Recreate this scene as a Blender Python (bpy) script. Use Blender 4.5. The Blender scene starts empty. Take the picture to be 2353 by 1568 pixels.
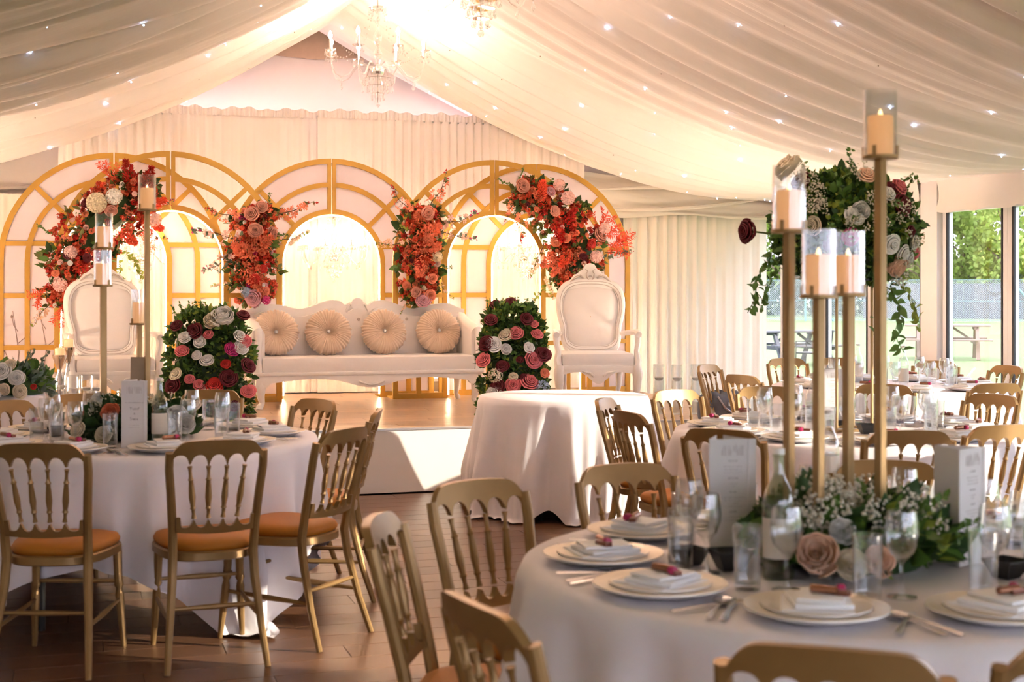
import bpy, bmesh, math, random
from mathutils import Vector, Matrix, Euler
sc = bpy.context.scene
C = sc.collection
PI = math.pi
R = math.radians
rng = random.Random(11)

# ------------------------------------------------------------------ camera
YAW = R(16.95)                 # the camera looks this far to the right of the tent's ridge
EYE = 1.47
FPX = 2353 * 50 / 36
HORIZON = 665
cam_d = bpy.data.cameras.new('camera')
cam_d.lens = 50; cam_d.sensor_width = 36
cam_d.shift_y = -(784 - HORIZON) / 2353
cam_d.clip_start = 0.05; cam_d.clip_end = 400
cam_d.dof.use_dof = True
cam_d.dof.focus_distance = 12.6
cam_d.dof.aperture_fstop = 4.8
cam = bpy.data.objects.new('camera', cam_d); C.objects.link(cam)
cam.location = (0, 0, EYE); cam.rotation_euler = (R(90), 0, -YAW)
sc.camera = cam

# ------------------------------------------------------------------ sky, sun, exposure
world = bpy.data.worlds.new('world'); sc.world = world
world.use_nodes = True
wn = world.node_tree.nodes; wl = world.node_tree.links
bg = wn['Background']
bg.inputs[0].default_value = (0.80, 0.79, 0.96, 1)          # clear autumn afternoon sky
bg.inputs[1].default_value = 1.22
sun_d = bpy.data.lights.new('sun', 'SUN'); sun_d.energy = 2.2; sun_d.angle = R(0.6); sun_d.color = (1.0, 0.86, 0.68)
sun = bpy.data.objects.new('sun', sun_d); C.objects.link(sun)
SUN_DIR = Vector((-0.8, 0.42, -0.240)).normalized()
sun.rotation_euler = SUN_DIR.to_track_quat('-Z', 'Y').to_euler()
vs = sc.view_settings
vs.view_transform = 'Standard'; vs.look = 'None'; vs.gamma = 1; vs.use_curve_mapping = False
vs.exposure = 2.42
cy = sc.cycles
cy.max_bounces = 7; cy.diffuse_bounces = 4; cy.glossy_bounces = 3; cy.transmission_bounces = 5
cy.transparent_max_bounces = 24; cy.caustics_reflective = False; cy.caustics_refractive = False
cy.sample_clamp_indirect = 4.0
cy.use_adaptive_sampling = True; cy.adaptive_threshold = 0.18; cy.adaptive_min_samples = 12

# ------------------------------------------------------------------ plan helpers
SN, CS = math.sin(YAW), math.cos(YAW)
def W(L, t, z=0.0):
    """plan position: t metres ahead of the camera, L metres to its right"""
    return Vector((t * SN + L * CS, t * CS - L * SN, z))
def PX(px, t, z=0.0):
    return W((px - 1176.5) / FPX * t, t, z)
def ONY(px, py, Y):
    """point on the plane across the tent at distance Y"""
    u = (px - 1176.5) / FPX
    t = Y / (CS - u * SN)
    return Vector((t * (SN + u * CS), Y, EYE + (HORIZON - py) / FPX * t))

# ------------------------------------------------------------------ mesh builder
class MB:
    def __init__(self): self.v = []; self.f = []
    def add(self, vs, fs):
        n = len(self.v); self.v += [tuple(p) for p in vs]; self.f += [tuple(i + n for i in q) for q in fs]
        return self
    def box(self, c, s, rot=None, bev=0.0):
        hx, hy, hz = s[0] / 2, s[1] / 2, s[2] / 2
        if bev <= 0:
            vs = [Vector((x, y, z)) for z in (-hz, hz) for y in (-hy, hy) for x in (-hx, hx)]
            fs = [(0, 2, 3, 1), (4, 5, 7, 6), (0, 1, 5, 4), (2, 6, 7, 3), (0, 4, 6, 2), (1, 3, 7, 5)]
        else:
            bm = bmesh.new(); bmesh.ops.create_cube(bm, size=1)
            bmesh.ops.scale(bm, vec=s, verts=bm.verts)
            bmesh.ops.bevel(bm, geom=bm.edges[:], offset=bev, segments=2, profile=0.6, affect='EDGES')
            bm.verts.index_update()
            vs = [v.co.copy() for v in bm.verts]; fs = [[v.index for v in f.verts] for f in bm.faces]; bm.free()
        if rot is not None: vs = [rot @ v for v in vs]
        c = Vector(c)
        return self.add([v + c for v in vs], fs)
    def tube(self, pts, r, n=8, cap=True, closed=False, sq=False):
        pts = [Vector(p) for p in pts]; m = len(pts)
        rs = r if isinstance(r, (list, tuple)) else [r] * m
        vs = []; fs = []
        t0 = (pts[1] - pts[0]).normalized()
        ref = Vector((0, 0, 1)) if abs(t0.z) < 0.9 else Vector((0, 1, 0))
        nrm = (ref - t0 * ref.dot(t0)).normalized()
        for i in range(m):
            a = pts[(i - 1) % m] if (i > 0 or closed) else pts[0]
            b = pts[(i + 1) % m] if (i < m - 1 or closed) else pts[-1]
            t = (b - a).normalized()
            nrm = nrm - t * nrm.dot(t)
            if nrm.length < 1e-6: nrm = t.orthogonal()
            nrm.normalize(); bi = t.cross(nrm)
            for k in range(n):
                an = 2 * PI * (k + (0.5 if sq else 0)) / n
                vs.append(pts[i] + (nrm * math.cos(an) + bi * math.sin(an)) * rs[i])
        for i in range(m if closed else m - 1):
            j = (i + 1) % m
            for k in range(n):
                fs.append((i * n + k, i * n + (k + 1) % n, j * n + (k + 1) % n, j * n + k))
        if cap and not closed:
            fs.append(tuple(range(n - 1, -1, -1))); fs.append(tuple(range((m - 1) * n, m * n)))
        return self.add(vs, fs)
    def lathe(self, prof, n=16, at=(0, 0, 0), rot=None):
        at = Vector(at); vs = []; fs = []
        for r, z in prof:
            for k in range(n):
                a = 2 * PI * k / n
                p = Vector((r * math.cos(a), r * math.sin(a), z))
                if rot is not None: p = rot @ p
                vs.append(p + at)
        for i in range(len(prof) - 1):
            for k in range(n):
                fs.append((i * n + k, i * n + (k + 1) % n, (i + 1) * n + (k + 1) % n, (i + 1) * n + k))
        if prof[0][0] > 1e-5: fs.append(tuple(range(n - 1, -1, -1)))
        if prof[-1][0] > 1e-5: fs.append(tuple(range((len(prof) - 1) * n, len(prof) * n)))
        return self.add(vs, fs)
    def sheet(self, rows, close=False):
        m = len(rows); n = len(rows[0]); vs = [p for r in rows for p in r]; fs = []
        for i in range(m - 1):
            for k in range(n if close else n - 1):
                fs.append((i * n + k, i * n + (k + 1) % n, (i + 1) * n + (k + 1) % n, (i + 1) * n + k))
        return self.add(vs, fs)
    def slab(self, xs, top, bot, y0, y1, yoff=lambda x, z: 0.0):
        """a board between two curves top(x), bot(x), of thickness y0..y1"""
        vs = []; fs = []
        for x in xs:
            zt, zb = top(x), bot(x)
            for y, z in ((y0, zb), (y0, zt), (y1, zt), (y1, zb)):
                vs.append((x, y + yoff(x, z), z))
        for i in range(len(xs) - 1):
            a, b = 4 * i, 4 * i + 4
            for k in range(4):
                fs.append((a + k, a + (k + 1) % 4, b + (k + 1) % 4, b + k))
        fs.append((3, 2, 1, 0)); e = 4 * (len(xs) - 1); fs.append((e, e + 1, e + 2, e + 3))
        return self.add(vs, fs)
    def prism(self, poly, y0, y1, m=None):
        n = len(poly)
        vs = [Vector((p[0], y0, p[1])) for p in poly] + [Vector((p[0], y1, p[1])) for p in poly]
        if m is not None: vs = [m @ v for v in vs]
        fs = [tuple(range(n)), tuple(range(2 * n - 1, n - 1, -1))]
        fs += [((i + 1) % n, i, n + i, n + (i + 1) % n) for i in range(n)]
        return self.add(vs, fs)
    def mesh(self, name, mat, smooth=True, angle=38):
        me = bpy.data.meshes.new(name); me.from_pydata(self.v, [], self.f); me.update()
        if mat is not None: me.materials.append(M[mat] if isinstance(mat, str) else mat)
        if smooth:
            me.polygons.foreach_set('use_smooth', [True] * len(me.polygons))
            if angle: me.set_sharp_from_angle(angle=R(angle))
        return me
    def build(self, name, mat, parent=None, smooth=True, angle=38, loc=None):
        return ob(name, self.mesh(name, mat, smooth, angle), parent, loc)

def ob(name, me, parent=None, loc=None, rot=None, scl=None):
    o = bpy.data.objects.new(name, me); C.objects.link(o)
    if parent is not None: o.parent = parent
    if loc is not None: o.location = loc
    if rot is not None: o.rotation_euler = rot
    if scl is not None: o.scale = (scl, scl, scl) if isinstance(scl, (int, float)) else scl
    return o
def tag(o, label, cat, group=None, kind=None):
    o['label'] = label; o['category'] = cat
    if group: o['group'] = group
    if kind: o['kind'] = kind
    return o
def thing(name, label, cat, loc=(0, 0, 0), rz=0.0, group=None):
    o = bpy.data.objects.new(name, None); C.objects.link(o)
    o.empty_display_size = 0.1
    o.location = loc; o.rotation_euler = (0, 0, rz)
    return tag(o, label, cat, group)
def struct(o):
    o['kind'] = 'structure'; return o
def copy_tree(root, loc, rz, label, group=None, scl=None):
    r = root.copy(); C.objects.link(r); r.location = loc; r.rotation_euler = (0, 0, rz); r['label'] = label
    if group: r['group'] = group
    if scl: r.scale = (scl, scl, scl)
    for ch in root.children:
        c = ch.copy(); C.objects.link(c); c.parent = r
        for g in ch.children:
            d = g.copy(); C.objects.link(d); d.parent = c
    return r
def lerp(a, b, t): return a + (b - a) * t
def face_rz(d): return math.atan2(d.y, d.x) - PI / 2       # turns local +y towards d

# ------------------------------------------------------------------ materials
M = {}
def mat(name, col, rough=0.6, metal=0.0, var=0.12, scale=12.0, bump=0.0, bscale=60.0, coord='Object', spec=0.5,
        sheen=0.0, emit=None, estr=0.0, sss=0.0, stretch=None, rand=0.0, trans=0.0):
    m = bpy.data.materials.new(name); m.use_nodes = True; M[name] = m
    nt = m.node_tree; ns = nt.nodes; ln = nt.links
    b = ns['Principled BSDF']
    b.inputs['Roughness'].default_value = rough; b.inputs['Metallic'].default_value = metal
    b.inputs['Specular IOR Level'].default_value = spec
    if sheen: b.inputs['Sheen Weight'].default_value = sheen
    if sss:
        b.inputs['Subsurface Weight'].default_value = sss; b.inputs['Subsurface Radius'].default_value = (0.02, 0.012, 0.008)
    tc = ns.new('ShaderNodeTexCoord'); src = tc.outputs[coord]
    if stretch:
        mp = ns.new('ShaderNodeMapping'); mp.inputs['Scale'].default_value = stretch; ln.new(src, mp.inputs[0]); src = mp.outputs[0]
    nz = ns.new('ShaderNodeTexNoise'); nz.inputs['Scale'].default_value = scale; nz.inputs['Detail'].default_value = 4
    ln.new(src, nz.inputs['Vector'])
    mx = ns.new('ShaderNodeMixRGB'); mx.inputs[1].default_value = (*[c * (1 - var) for c in col], 1)
    mx.inputs[2].default_value = (*[min(1, c * (1 + var)) for c in col], 1)
    ln.new(nz.outputs[0], mx.inputs[0]); out = mx.outputs[0]
    if rand:
        oi = ns.new('ShaderNodeObjectInfo'); hs = ns.new('ShaderNodeHueSaturation')
        mr = ns.new('ShaderNodeMapRange'); mr.inputs[3].default_value = 1 - rand; mr.inputs[4].default_value = 1 + rand
        ln.new(oi.outputs['Random'], mr.inputs[0]); ln.new(mr.outputs[0], hs.inputs['Value']); ln.new(out, hs.inputs['Color']); out = hs.outputs[0]
    ln.new(out, b.inputs['Base Color'])
    if bump:
        n2 = ns.new('ShaderNodeTexNoise'); n2.inputs['Scale'].default_value = bscale; n2.inputs['Detail'].default_value = 3
        ln.new(src, n2.inputs['Vector'])
        bp = ns.new('ShaderNodeBump'); bp.inputs['Strength'].default_value = bump; bp.inputs['Distance'].default_value = 0.01
        ln.new(n2.outputs[0], bp.inputs['Height']); ln.new(bp.outputs[0], b.inputs['Normal'])
    if emit:
        b.inputs['Emission Color'].default_value = (*emit, 1); b.inputs['Emission Strength'].default_value = estr
    if trans:                                  # thin cloth or petal: part of the light comes through
        tl = ns.new('ShaderNodeBsdfTranslucent'); ln.new(out, tl.inputs[0])
        ms = ns.new('ShaderNodeMixShader'); ms.inputs[0].default_value = trans
        ln.new(b.outputs[0], ms.inputs[1]); ln.new(tl.outputs[0], ms.inputs[2]); ln.new(ms.outputs[0], ns['Material Output'].inputs[0])
    return m
def glassmat(name, tint=(0.97, 0.98, 0.98), base=0.04, edge=0.75, rough=0.02, power=3.0):
    """thin clear wall: transparent with a Fresnel-like reflecting rim"""
    m = bpy.data.materials.new(name); m.use_nodes = True; M[name] = m
    ns = m.node_tree.nodes; ln = m.node_tree.links; ns.remove(ns['Principled BSDF'])
    tr = ns.new('ShaderNodeBsdfTransparent'); tr.inputs[0].default_value = (*tint, 1)
    gl = ns.new('ShaderNodeBsdfGlossy'); gl.inputs['Roughness'].default_value = rough; gl.inputs[0].default_value = (1, 1, 1, 1)
    lw = ns.new('ShaderNodeLayerWeight'); lw.inputs[0].default_value = 0.5
    pw = ns.new('ShaderNodeMath'); pw.operation = 'POWER'; pw.inputs[1].default_value = power
    ln.new(lw.outputs['Facing'], pw.inputs[0])
    mr = ns.new('ShaderNodeMapRange'); mr.inputs[3].default_value = base; mr.inputs[4].default_value = edge
    ln.new(pw.outputs[0], mr.inputs[0])
    nz = ns.new('ShaderNodeTexNoise'); nz.inputs['Scale'].default_value = 9
    bp = ns.new('ShaderNodeBump'); bp.inputs['Strength'].default_value = 0.03; ln.new(nz.outputs[0], bp.inputs['Height']); ln.new(bp.outputs[0], gl.inputs['Normal'])
    ms = ns.new('ShaderNodeMixShader'); ln.new(mr.outputs[0], ms.inputs[0]); ln.new(tr.outputs[0], ms.inputs[1]); ln.new(gl.outputs[0], ms.inputs[2])
    ln.new(ms.outputs[0], ns['Material Output'].inputs[0])
    return m
def emitmat(name, col, strength):
    return mat(name, (0.9, 0.9, 0.9), emit=col, estr=strength, var=0.02)

mat('lining', (0.90, 0.825, 0.79), 0.85, var=0.03, scale=3, bump=0.25, bscale=8, stretch=(0.5, 6, 1), sheen=0.1)
mat('gable', (0.82, 0.75, 0.68), 0.85, var=0.04, scale=2, bump=0.2, bscale=5)
mat('curtain_white', (0.87, 0.81, 0.79), 0.85, var=0.03, scale=4, bump=0.1, bscale=80)
mat('curtain_cream', (0.90, 0.84, 0.74), 0.85, var=0.03, scale=4, bump=0.1, bscale=80)
mat('canvas', (0.82, 0.78, 0.73), 0.85, var=0.05, scale=3, bump=0.1)
mat('plank', (0.150, 0.070, 0.036), 0.30, var=0.35, scale=5, stretch=(1.2, 22, 1), rand=0.16, bump=0.05, bscale=30, coord='Generated')
mat('floor', (0.145, 0.068, 0.035), 0.32, var=0.35, scale=5, stretch=(1, 16, 1), bump=0.05, bscale=20)
mat('stage_plank', (0.42, 0.27, 0.16), 0.32, var=0.25, scale=5, stretch=(1.2, 22, 1), rand=0.12, coord='Generated')
mat('joint', (0.05, 0.03, 0.02), 0.8)
mat('skirt', (0.80, 0.76, 0.73), 0.45, var=0.03, scale=5)
mat('upvc', (0.80, 0.78, 0.77), 0.3, var=0.02)
mat('gasket', (0.02, 0.02, 0.025), 0.5)
mat('alu', (0.55, 0.56, 0.58), 0.35, metal=0.9, var=0.06)
mat('gold_chair', (0.31, 0.185, 0.072), 0.36, metal=0.5, var=0.14, scale=14, bump=0.03, rand=0.06)
mat('seat_pad', (0.46, 0.155, 0.008), 0.6, var=0.12, scale=8, sheen=0.0, bump=0.08, bscale=90, rand=0.14)
mat('gold_arch', (0.58, 0.33, 0.055), 0.45, metal=0.15, var=0.10, scale=9, bump=0.03)
mat('gold_metal', (0.44, 0.285, 0.135), 0.40, metal=0.6, var=0.14, scale=18)
mat('acrylic', (0.92, 0.87, 0.92), 0.16, var=0.02, trans=0.45)
mat('twig_silhouette', (0.42, 0.33, 0.33), 0.6)
emitmat('led', (1.0, 0.74, 0.46), 11)
emitmat('added_led_top', (1.0, 0.70, 0.78), 2.0)
emitmat('bulb', (1.0, 0.72, 0.56), 90)
emitmat('bulb_mid', (1.0, 0.70, 0.52), 80)
emitmat('bulb_small', (1.0, 0.75, 0.55), 30)
emitmat('star', (0.45, 0.66, 1.0), 9)
emitmat('candle_tip', (1.0, 0.62, 0.25), 0.7)
emitmat('flood_face', (1.0, 0.74, 0.50), 24)
emitmat('added_uplight_face', (1.0, 0.74, 0.54), 85)
mat('cloth_white', (0.87, 0.83, 0.87), 0.8, var=0.03, scale=6, bump=0.10, bscale=14)
mat('napkin', (0.90, 0.89, 0.90), 0.8, var=0.03, bump=0.1, bscale=50)
mat('sofa_white', (0.78, 0.73, 0.69), 0.55, var=0.05, scale=6, sheen=0.3, bump=0.06, bscale=40)
mat('sofa_wood', (0.80, 0.76, 0.72), 0.38, var=0.05, scale=9)
mat('carve_line', (0.50, 0.43, 0.38), 0.6)
mat('cushion', (0.66, 0.49, 0.35), 0.5, var=0.06, sheen=0.5, bump=0.05)
mat('diamante', (0.85, 0.85, 0.85), 0.12, metal=0.6)
mat('black_metal', (0.015, 0.015, 0.017), 0.4, metal=0.3)
mat('black_plastic', (0.012, 0.012, 0.014), 0.35)
mat('grey_bag', (0.10, 0.11, 0.14), 0.7, var=0.3, scale=30)
mat('china', (0.88, 0.86, 0.85), 0.18, var=0.02)
mat('china_rim', (0.82, 0.73, 0.60), 0.3, metal=0.5)
mat('steel', (0.62, 0.60, 0.58), 0.22, metal=1.0, var=0.04)
mat('chrome', (0.78, 0.76, 0.74), 0.12, metal=1.0, var=0.03)
mat('choc', (0.20, 0.07, 0.045), 0.35, metal=0.3)
mat('rosegold', (0.34, 0.16, 0.10), 0.25, metal=0.8)
mat('magenta', (0.42, 0.01, 0.10), 0.4)
mat('paper', (0.80, 0.77, 0.78), 0.7, var=0.02)
mat('ink', (0.34, 0.31, 0.32), 0.8)
mat('ink_pale', (0.58, 0.53, 0.53), 0.8)
mat('kraft', (0.52, 0.38, 0.26), 0.7)
mat('label_cream', (0.78, 0.72, 0.62), 0.6)
mat('wax', (0.84, 0.62, 0.40), 0.5, var=0.04, trans=0.25, emit=(1.0, 0.50, 0.20), estr=0.12)
mat('wax_white', (0.86, 0.84, 0.80), 0.4, trans=0.2)
glassmat('glass', base=0.06, edge=1.0, power=1.9, tint=(0.945, 0.955, 0.96))
glassmat('glass_crystal', base=0.18, edge=0.95, power=1.4)
glassmat('glass_pane', tint=(0.96, 0.98, 0.98), base=0.03, edge=0.5)
glassmat('glass_bottle', tint=(0.62, 0.68, 0.56), base=0.08, edge=0.8, power=2)
glassmat('water', tint=(0.93, 0.95, 0.96), base=0.05, edge=0.6)
for nm, c in dict(coral=(0.85, 0.11, 0.05), coral_light=(0.90, 0.27, 0.15), red=(0.55, 0.02, 0.015), wine=(0.13, 0.004, 0.012),
                  dusty=(0.68, 0.30, 0.22), pink=(0.80, 0.20, 0.22), pale_pink=(0.85, 0.55, 0.50), cream=(0.84, 0.74, 0.56),
                  white=(0.90, 0.88, 0.84), blush=(0.92, 0.60, 0.43), fuchsia=(0.62, 0.03, 0.20), mauve=(0.70, 0.36, 0.42), blue=(0.35, 0.45, 0.62)).items():
    mat('petal_' + nm, c, 0.6, var=0.16, scale=25, rand=0.12, trans=0.14)
for nm, c in dict(green=(0.105, 0.215, 0.04), dark=(0.035, 0.085, 0.022), lime=(0.30, 0.38, 0.06), grey=(0.16, 0.22, 0.17), olive=(0.14, 0.15, 0.04)).items():
    mat('leaf_' + nm, c, 0.5, var=0.3, scale=9, trans=0.15)
mat('stem', (0.10, 0.13, 0.03), 0.7)
mat('twig', (0.12, 0.07, 0.04), 0.8)
mat('gyp', (0.72, 0.68, 0.56), 0.7, var=0.12)
mat('stamen', (0.75, 0.42, 0.03), 0.7)
mat('grass', (0.125, 0.19, 0.06), 0.9, var=0.16, scale=0.5)
mat('tree_leaf', (0.24, 0.34, 0.06), 0.6, var=0.45, scale=0.8, trans=0.3)
mat('tree_dark', (0.05, 0.085, 0.035), 0.7, var=0.4, scale=0.8, trans=0.15)
mat('bark', (0.15, 0.11, 0.08), 0.9, var=0.3)
mat('fence_green', (0.22, 0.36, 0.36), 0.5)
mat('fence_mesh', (0.35, 0.42, 0.42), 0.5)
mat('fence_panel', (0.105, 0.10, 0.11), 0.8, var=0.15)
mat('picnic', (0.30, 0.22, 0.18), 0.8, var=0.25, scale=8, stretch=(1, 10, 10))
mat('dark_wood', (0.05, 0.055, 0.07), 0.6)

# ================================================================== the tent
RX, HALF, EAVE = 2.27, 4.99, 2.42          # ridge, half width, eave height
XL, XR = RX - HALF, RX + HALF
YB, YF = 14.25, -1.6
FRAMES = [14.05, 11.05, 8.05, 5.05, 2.05, -0.95]
def catenary(X):
    s = min(1.0, abs(X - RX) / HALF)
    return EAVE + 1.62 * (1 - s) ** 1.75
def lining_z(X, Y):
    s = min(1.0, abs(X - RX) / HALF)
    z = catenary(X)
    k = (14.05 - Y) / 3.0
    v = 1 - (k - math.floor(k))                     # 0 at the nearer frame, 1 at the farther one
    belly = 0.215 * (0.35 + 0.65 * math.sin(PI * s) ** 0.8) * (1 - s ** 6)
    z -= belly * abs(math.sin(PI * v)) ** 0.9          # the lining is pulled up at the frames and hangs in between
    w = 0.4 + 0.6 * math.sin(PI * s)
    ph = 1.1 * math.sin(X * 0.9 + Y * 0.3)
    z += w * (0.015 * math.sin(Y * 17 + ph * 1.5) + 0.020 * math.sin(Y * 9.3 - ph * 2 + 1) * math.cos(X * 0.35) + 0.008 * math.sin(Y * 31 + X * 0.6 + ph))
    z += 0.042 * math.exp(-((v - 0.28) / 0.16) ** 2) * math.sin(Y * 23 + ph) * w
    return z
def nonuniform(a, b, n): return [a + (b - a) * i / n for i in range(n + 1)]
m = MB()
ys = sorted(nonuniform(YF, 14.05, 470) + [f + d for f in FRAMES[1:] for d in (0.001, 0.012, 0.024, 0.036, 0.049)]); xs = nonuniform(XL, XR, 72)
m.sheet([[(x, y, lining_z(x, y)) for x in xs] for y in ys])
ceiling = struct(m.build('ceiling', 'lining', angle=None))
m = MB()                                            # the outer skin of the roof above the lining
m.sheet([[(XL - 0.15, y, 2.62), (RX, y, 4.55), (XR + 0.15, y, 2.62)] for y in (YF - 0.2, 6, YB + 0.2)])
m.build('roof_canvas', 'canvas', ceiling, smooth=False)
star_me = MB().lathe([(0.0001, -0.005), (0.004, -0.003), (0.005, 0), (0.004, 0.003), (0.0001, 0.005)], 8).mesh('star_light', 'star')
bead_me = MB().lathe([(0.0001, -0.006), (0.006, 0), (0.0001, 0.006)], 8).mesh('unlit_bead', 'steel')
sr = random.Random(5); placed = []
while len(placed) < 215:
    X = sr.uniform(XL + 0.2, XR - 0.15); Y = sr.uniform(5.3, 13.95)
    if all((X - a) ** 2 + (Y - b) ** 2 > 0.38 ** 2 for a, b in placed):
        placed.append((X, Y)); lit = sr.random() < 0.74
        ob('star_light' if lit else 'unlit_bead', star_me if lit else bead_me, ceiling, (X, Y, lining_z(X, Y) - 0.012))

# floor: laminate planks laid across the tent
def floor_planks(parent, x0, x1, y0, y1, z, pw, pl, mt, seed, limit):
    r = random.Random(seed); me = MB().box((0, 0, 0), (pl - 0.003, pw - 0.003, 0.012), bev=0.0012).mesh('plank', mt, smooth=False)
    spots = []
    y = y0 + pw / 2; row = 0
    while y < y1:
        x = x0 - (row * 0.37 % 1) * pl + pl / 2
        while x - pl / 2 < x1:
            spots.append((x, y)); x += pl
        y += pw; row += 1
    def key(p):
        d = Vector((p[0], p[1], 0)); a = math.atan2(d.x, d.y) - YAW
        return (abs(a) > 0.36, d.length < 4.2, d.length)
    spots.sort(key=key)
    for k, (x, y) in enumerate(spots[:limit]):
        s0, s1 = max(x - pl / 2, x0), min(x + pl / 2, x1)
        o = ob('plank', me, parent, ((s0 + s1) / 2, y, z)); o.scale.x = (s1 - s0) / pl
    rest = spots[limit:]
    if rest:
        b = MB()
        for x, y in rest:
            s0, s1 = max(x - pl / 2, x0), min(x + pl / 2, x1)
            if s1 - s0 > 0.02: b.box(((s0 + s1) / 2, y, z), (s1 - s0 - 0.003, pw - 0.003, 0.012))
        o = b.build('outer_planks', 'floor', parent, smooth=False); o['kind'] = 'stuff'
floor = struct(MB().box(((XL + XR) / 2, (YF + YB) / 2, -0.03), (XR - XL, YB - YF, 0.04)).build('floor', 'joint', smooth=False))
floor_planks(floor, XL, XR, YF, 10.05, -0.006, 0.19, 1.28, 'plank', 3, 290)
floor_planks(floor, 5.35, XR, 10.05, YB, -0.006, 0.19, 1.28, 'plank', 4, 0)

# walls
def wall_sheet(x0, x1, y, z0, z1, amp, wl, seed, mt, nx=None, flat_top=0):
    r = random.Random(seed); n = nx or max(8, int((x1 - x0) / wl * 8)); ph = [r.uniform(0, 6) for _ in range(4)]
    rows = []
    for j in range(9):
        z = lerp(z0, z1, j / 8); row = []
        for i in range(n + 1):
            x = lerp(x0, x1, i / n)
            a = amp * (0.55 + 0.45 * math.sin(x * 2.3 + ph[0])) * (1.0 - 0.25 * j / 8)
            d = a * math.sin(2 * PI * x / wl + 1.3 * math.sin(x * 3.1 + ph[1]) + 0.35 * math.sin(z * 1.5 + x * 2 + ph[2]))
            d += a * 0.45 * math.sin(2 * PI * x / wl * 2.17 + ph[3])
            row.append((x, y + d, z))
        rows.append(row)
    return MB().sheet(rows)
m = MB()
rows = []
for j in range(41):
    z = lerp(0, 4.5, j / 40); row = []
    for i in range(81):
        x = lerp(XL, XR, i / 80)
        row.append((x, YB + 0.018 * math.sin(x * 1.7 + z * 1.2) + 0.012 * math.sin(x * 4.1 - z * 2.8), z))
    rows.append(row)
m.sheet(rows)
wall_back = struct(m.build('wall_back', 'gable', angle=None))
m = MB()                                            # seams and the upper gable panel
m.slab([RX - 0.9, RX - 0.45, RX, RX + 0.45, RX + 0.9], lambda x: 4.4, lambda x: 3.79 + 0.02 * math.sin(x * 5), YB - 0.07, YB - 0.045)
m.build('gable_panel', 'kraft', wall_back)
for x0, x1 in ((XL, 0.1), (4.8, XR)):
    m = MB().tube([(lerp(x0, x1, i / 14), YB - 0.04, 2.44 + 0.02 * math.sin(i * 1.1)) for i in range(15)], 0.022, 6)
    m.build('hem_roll', 'gable', wall_back)
m = MB().sheet([[(XL - 0.02 + 0.02 * math.sin(y * 9), y, z) for y in nonuniform(YF, YB, 200)] for z in (0, 1.2, 2.45)])
wall_left = struct(m.build('wall_left', 'canvas', angle=None))
m = MB().sheet([[(x, YF + 0.03 * math.sin(x * 11), z) for x in nonuniform(XL, XR, 160)] for z in (2.2, 3.2, 4.5)])
for xa, xb in ((XL, lerp(XL + 0.1, XR - 0.1, 0.2)), (lerp(XL + 0.1, XR - 0.1, 0.9), XR)):
    m.sheet([[(x, YF + 0.03 * math.sin(x * 11), z) for x in nonuniform(xa, xb, 50)] for z in (0, 1.2, 2.2)])
wall_front = struct(m.build('wall_front', 'canvas', angle=None))

# right side: glazed doors between white posts
n_win = 0; n_trim = 0
def window(yc, w, z0, z1, x, rz=0.0):
    global n_win; n_win += 1
    o = thing('window_%d' % n_win, '', '', (x, yc, 0), rz); del o['label'], o['category']; o['kind'] = 'structure'
    fw = 0.06
    f = MB()
    f.box((0, -w / 2 + fw / 2, (z0 + z1) / 2), (0.07, fw, z1 - z0), bev=0.006); f.box((0, w / 2 - fw / 2, (z0 + z1) / 2), (0.07, fw, z1 - z0), bev=0.006)
    f.box((0, 0, z1 - fw / 2), (0.07, w - 2 * fw, fw), bev=0.006); f.box((0, 0, z0 + 0.05), (0.07, w - 2 * fw, 0.10), bev=0.006)
    f.build('window_frame', 'upvc', o)
    g = MB()
    for s in (-1, 1):
        g.box((-0.028, s * (w / 2 - fw - 0.011), (z0 + z1) / 2 + 0.02), (0.02, 0.022, z1 - z0 - 0.16))
    g.build('gasket', 'gasket', o, smooth=False)
    MB().box((0, 0, (z0 + z1) / 2 + 0.02), (0.008, w - 2 * fw - 0.01, z1 - z0 - 0.16)).build('pane', 'glass_pane', o, smooth=False)
for i in range(5):
    ya, yb = FRAMES[i + 1], FRAMES[i]
    n_trim += 1
    struct(MB().box((XR - 0.02, ya - 0.12, 1.23), (0.14, 0.26, 2.46), bev=0.012).build('trim_%d' % n_trim, 'upvc'))
    a, b = ya + 0.01, yb - 0.25
    for k in range(3):
        window(lerp(a, b, (k + 0.5) / 3), (b - a) / 3, 0.0, 2.2, XR)
    n_trim += 1                                     # head beam over the doors
    struct(MB().box((XR + 0.02, (ya + yb) / 2, 2.34), (0.10, 3.0, 0.28)).build('trim_%d' % n_trim, 'upvc', smooth=False))
for k in range(2, 9):                              # unseen glazed doors added behind the camera as frontal fill
    window(YF, 0.98, 0.0, 2.2, lerp(XL + 0.1, XR - 0.1, (k + 0.5) / 10), R(90))
def valance(name, p0, p1, z0, z1, label, seed, nf=7, mt='canvas'):
    r = random.Random(seed); d = Vector(p1) - Vector(p0); n = 90; nr = Vector((-d.y, d.x, 0)).normalized(); rows = []
    for j in range(7):
        row = []
        for i in range(n + 1):
            s = i / n; q = Vector(p0) + d * s
            zt = z1; zb = z0 - 0.025 * abs(math.sin(s * nf * PI))
            off = 0.02 * math.sin(s * 31 + j * 0.5) * (j / 6) + 0.03 * math.sin(j / 6 * PI)
            row.append((q.x + nr.x * off, q.y + nr.y * off, lerp(zt, zb, j / 6)))
        rows.append(row)
    o = MB().sheet(rows).build(name, mt, angle=None)
    return tag(o, label, 'valance', 'valances along the tent eaves')
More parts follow.
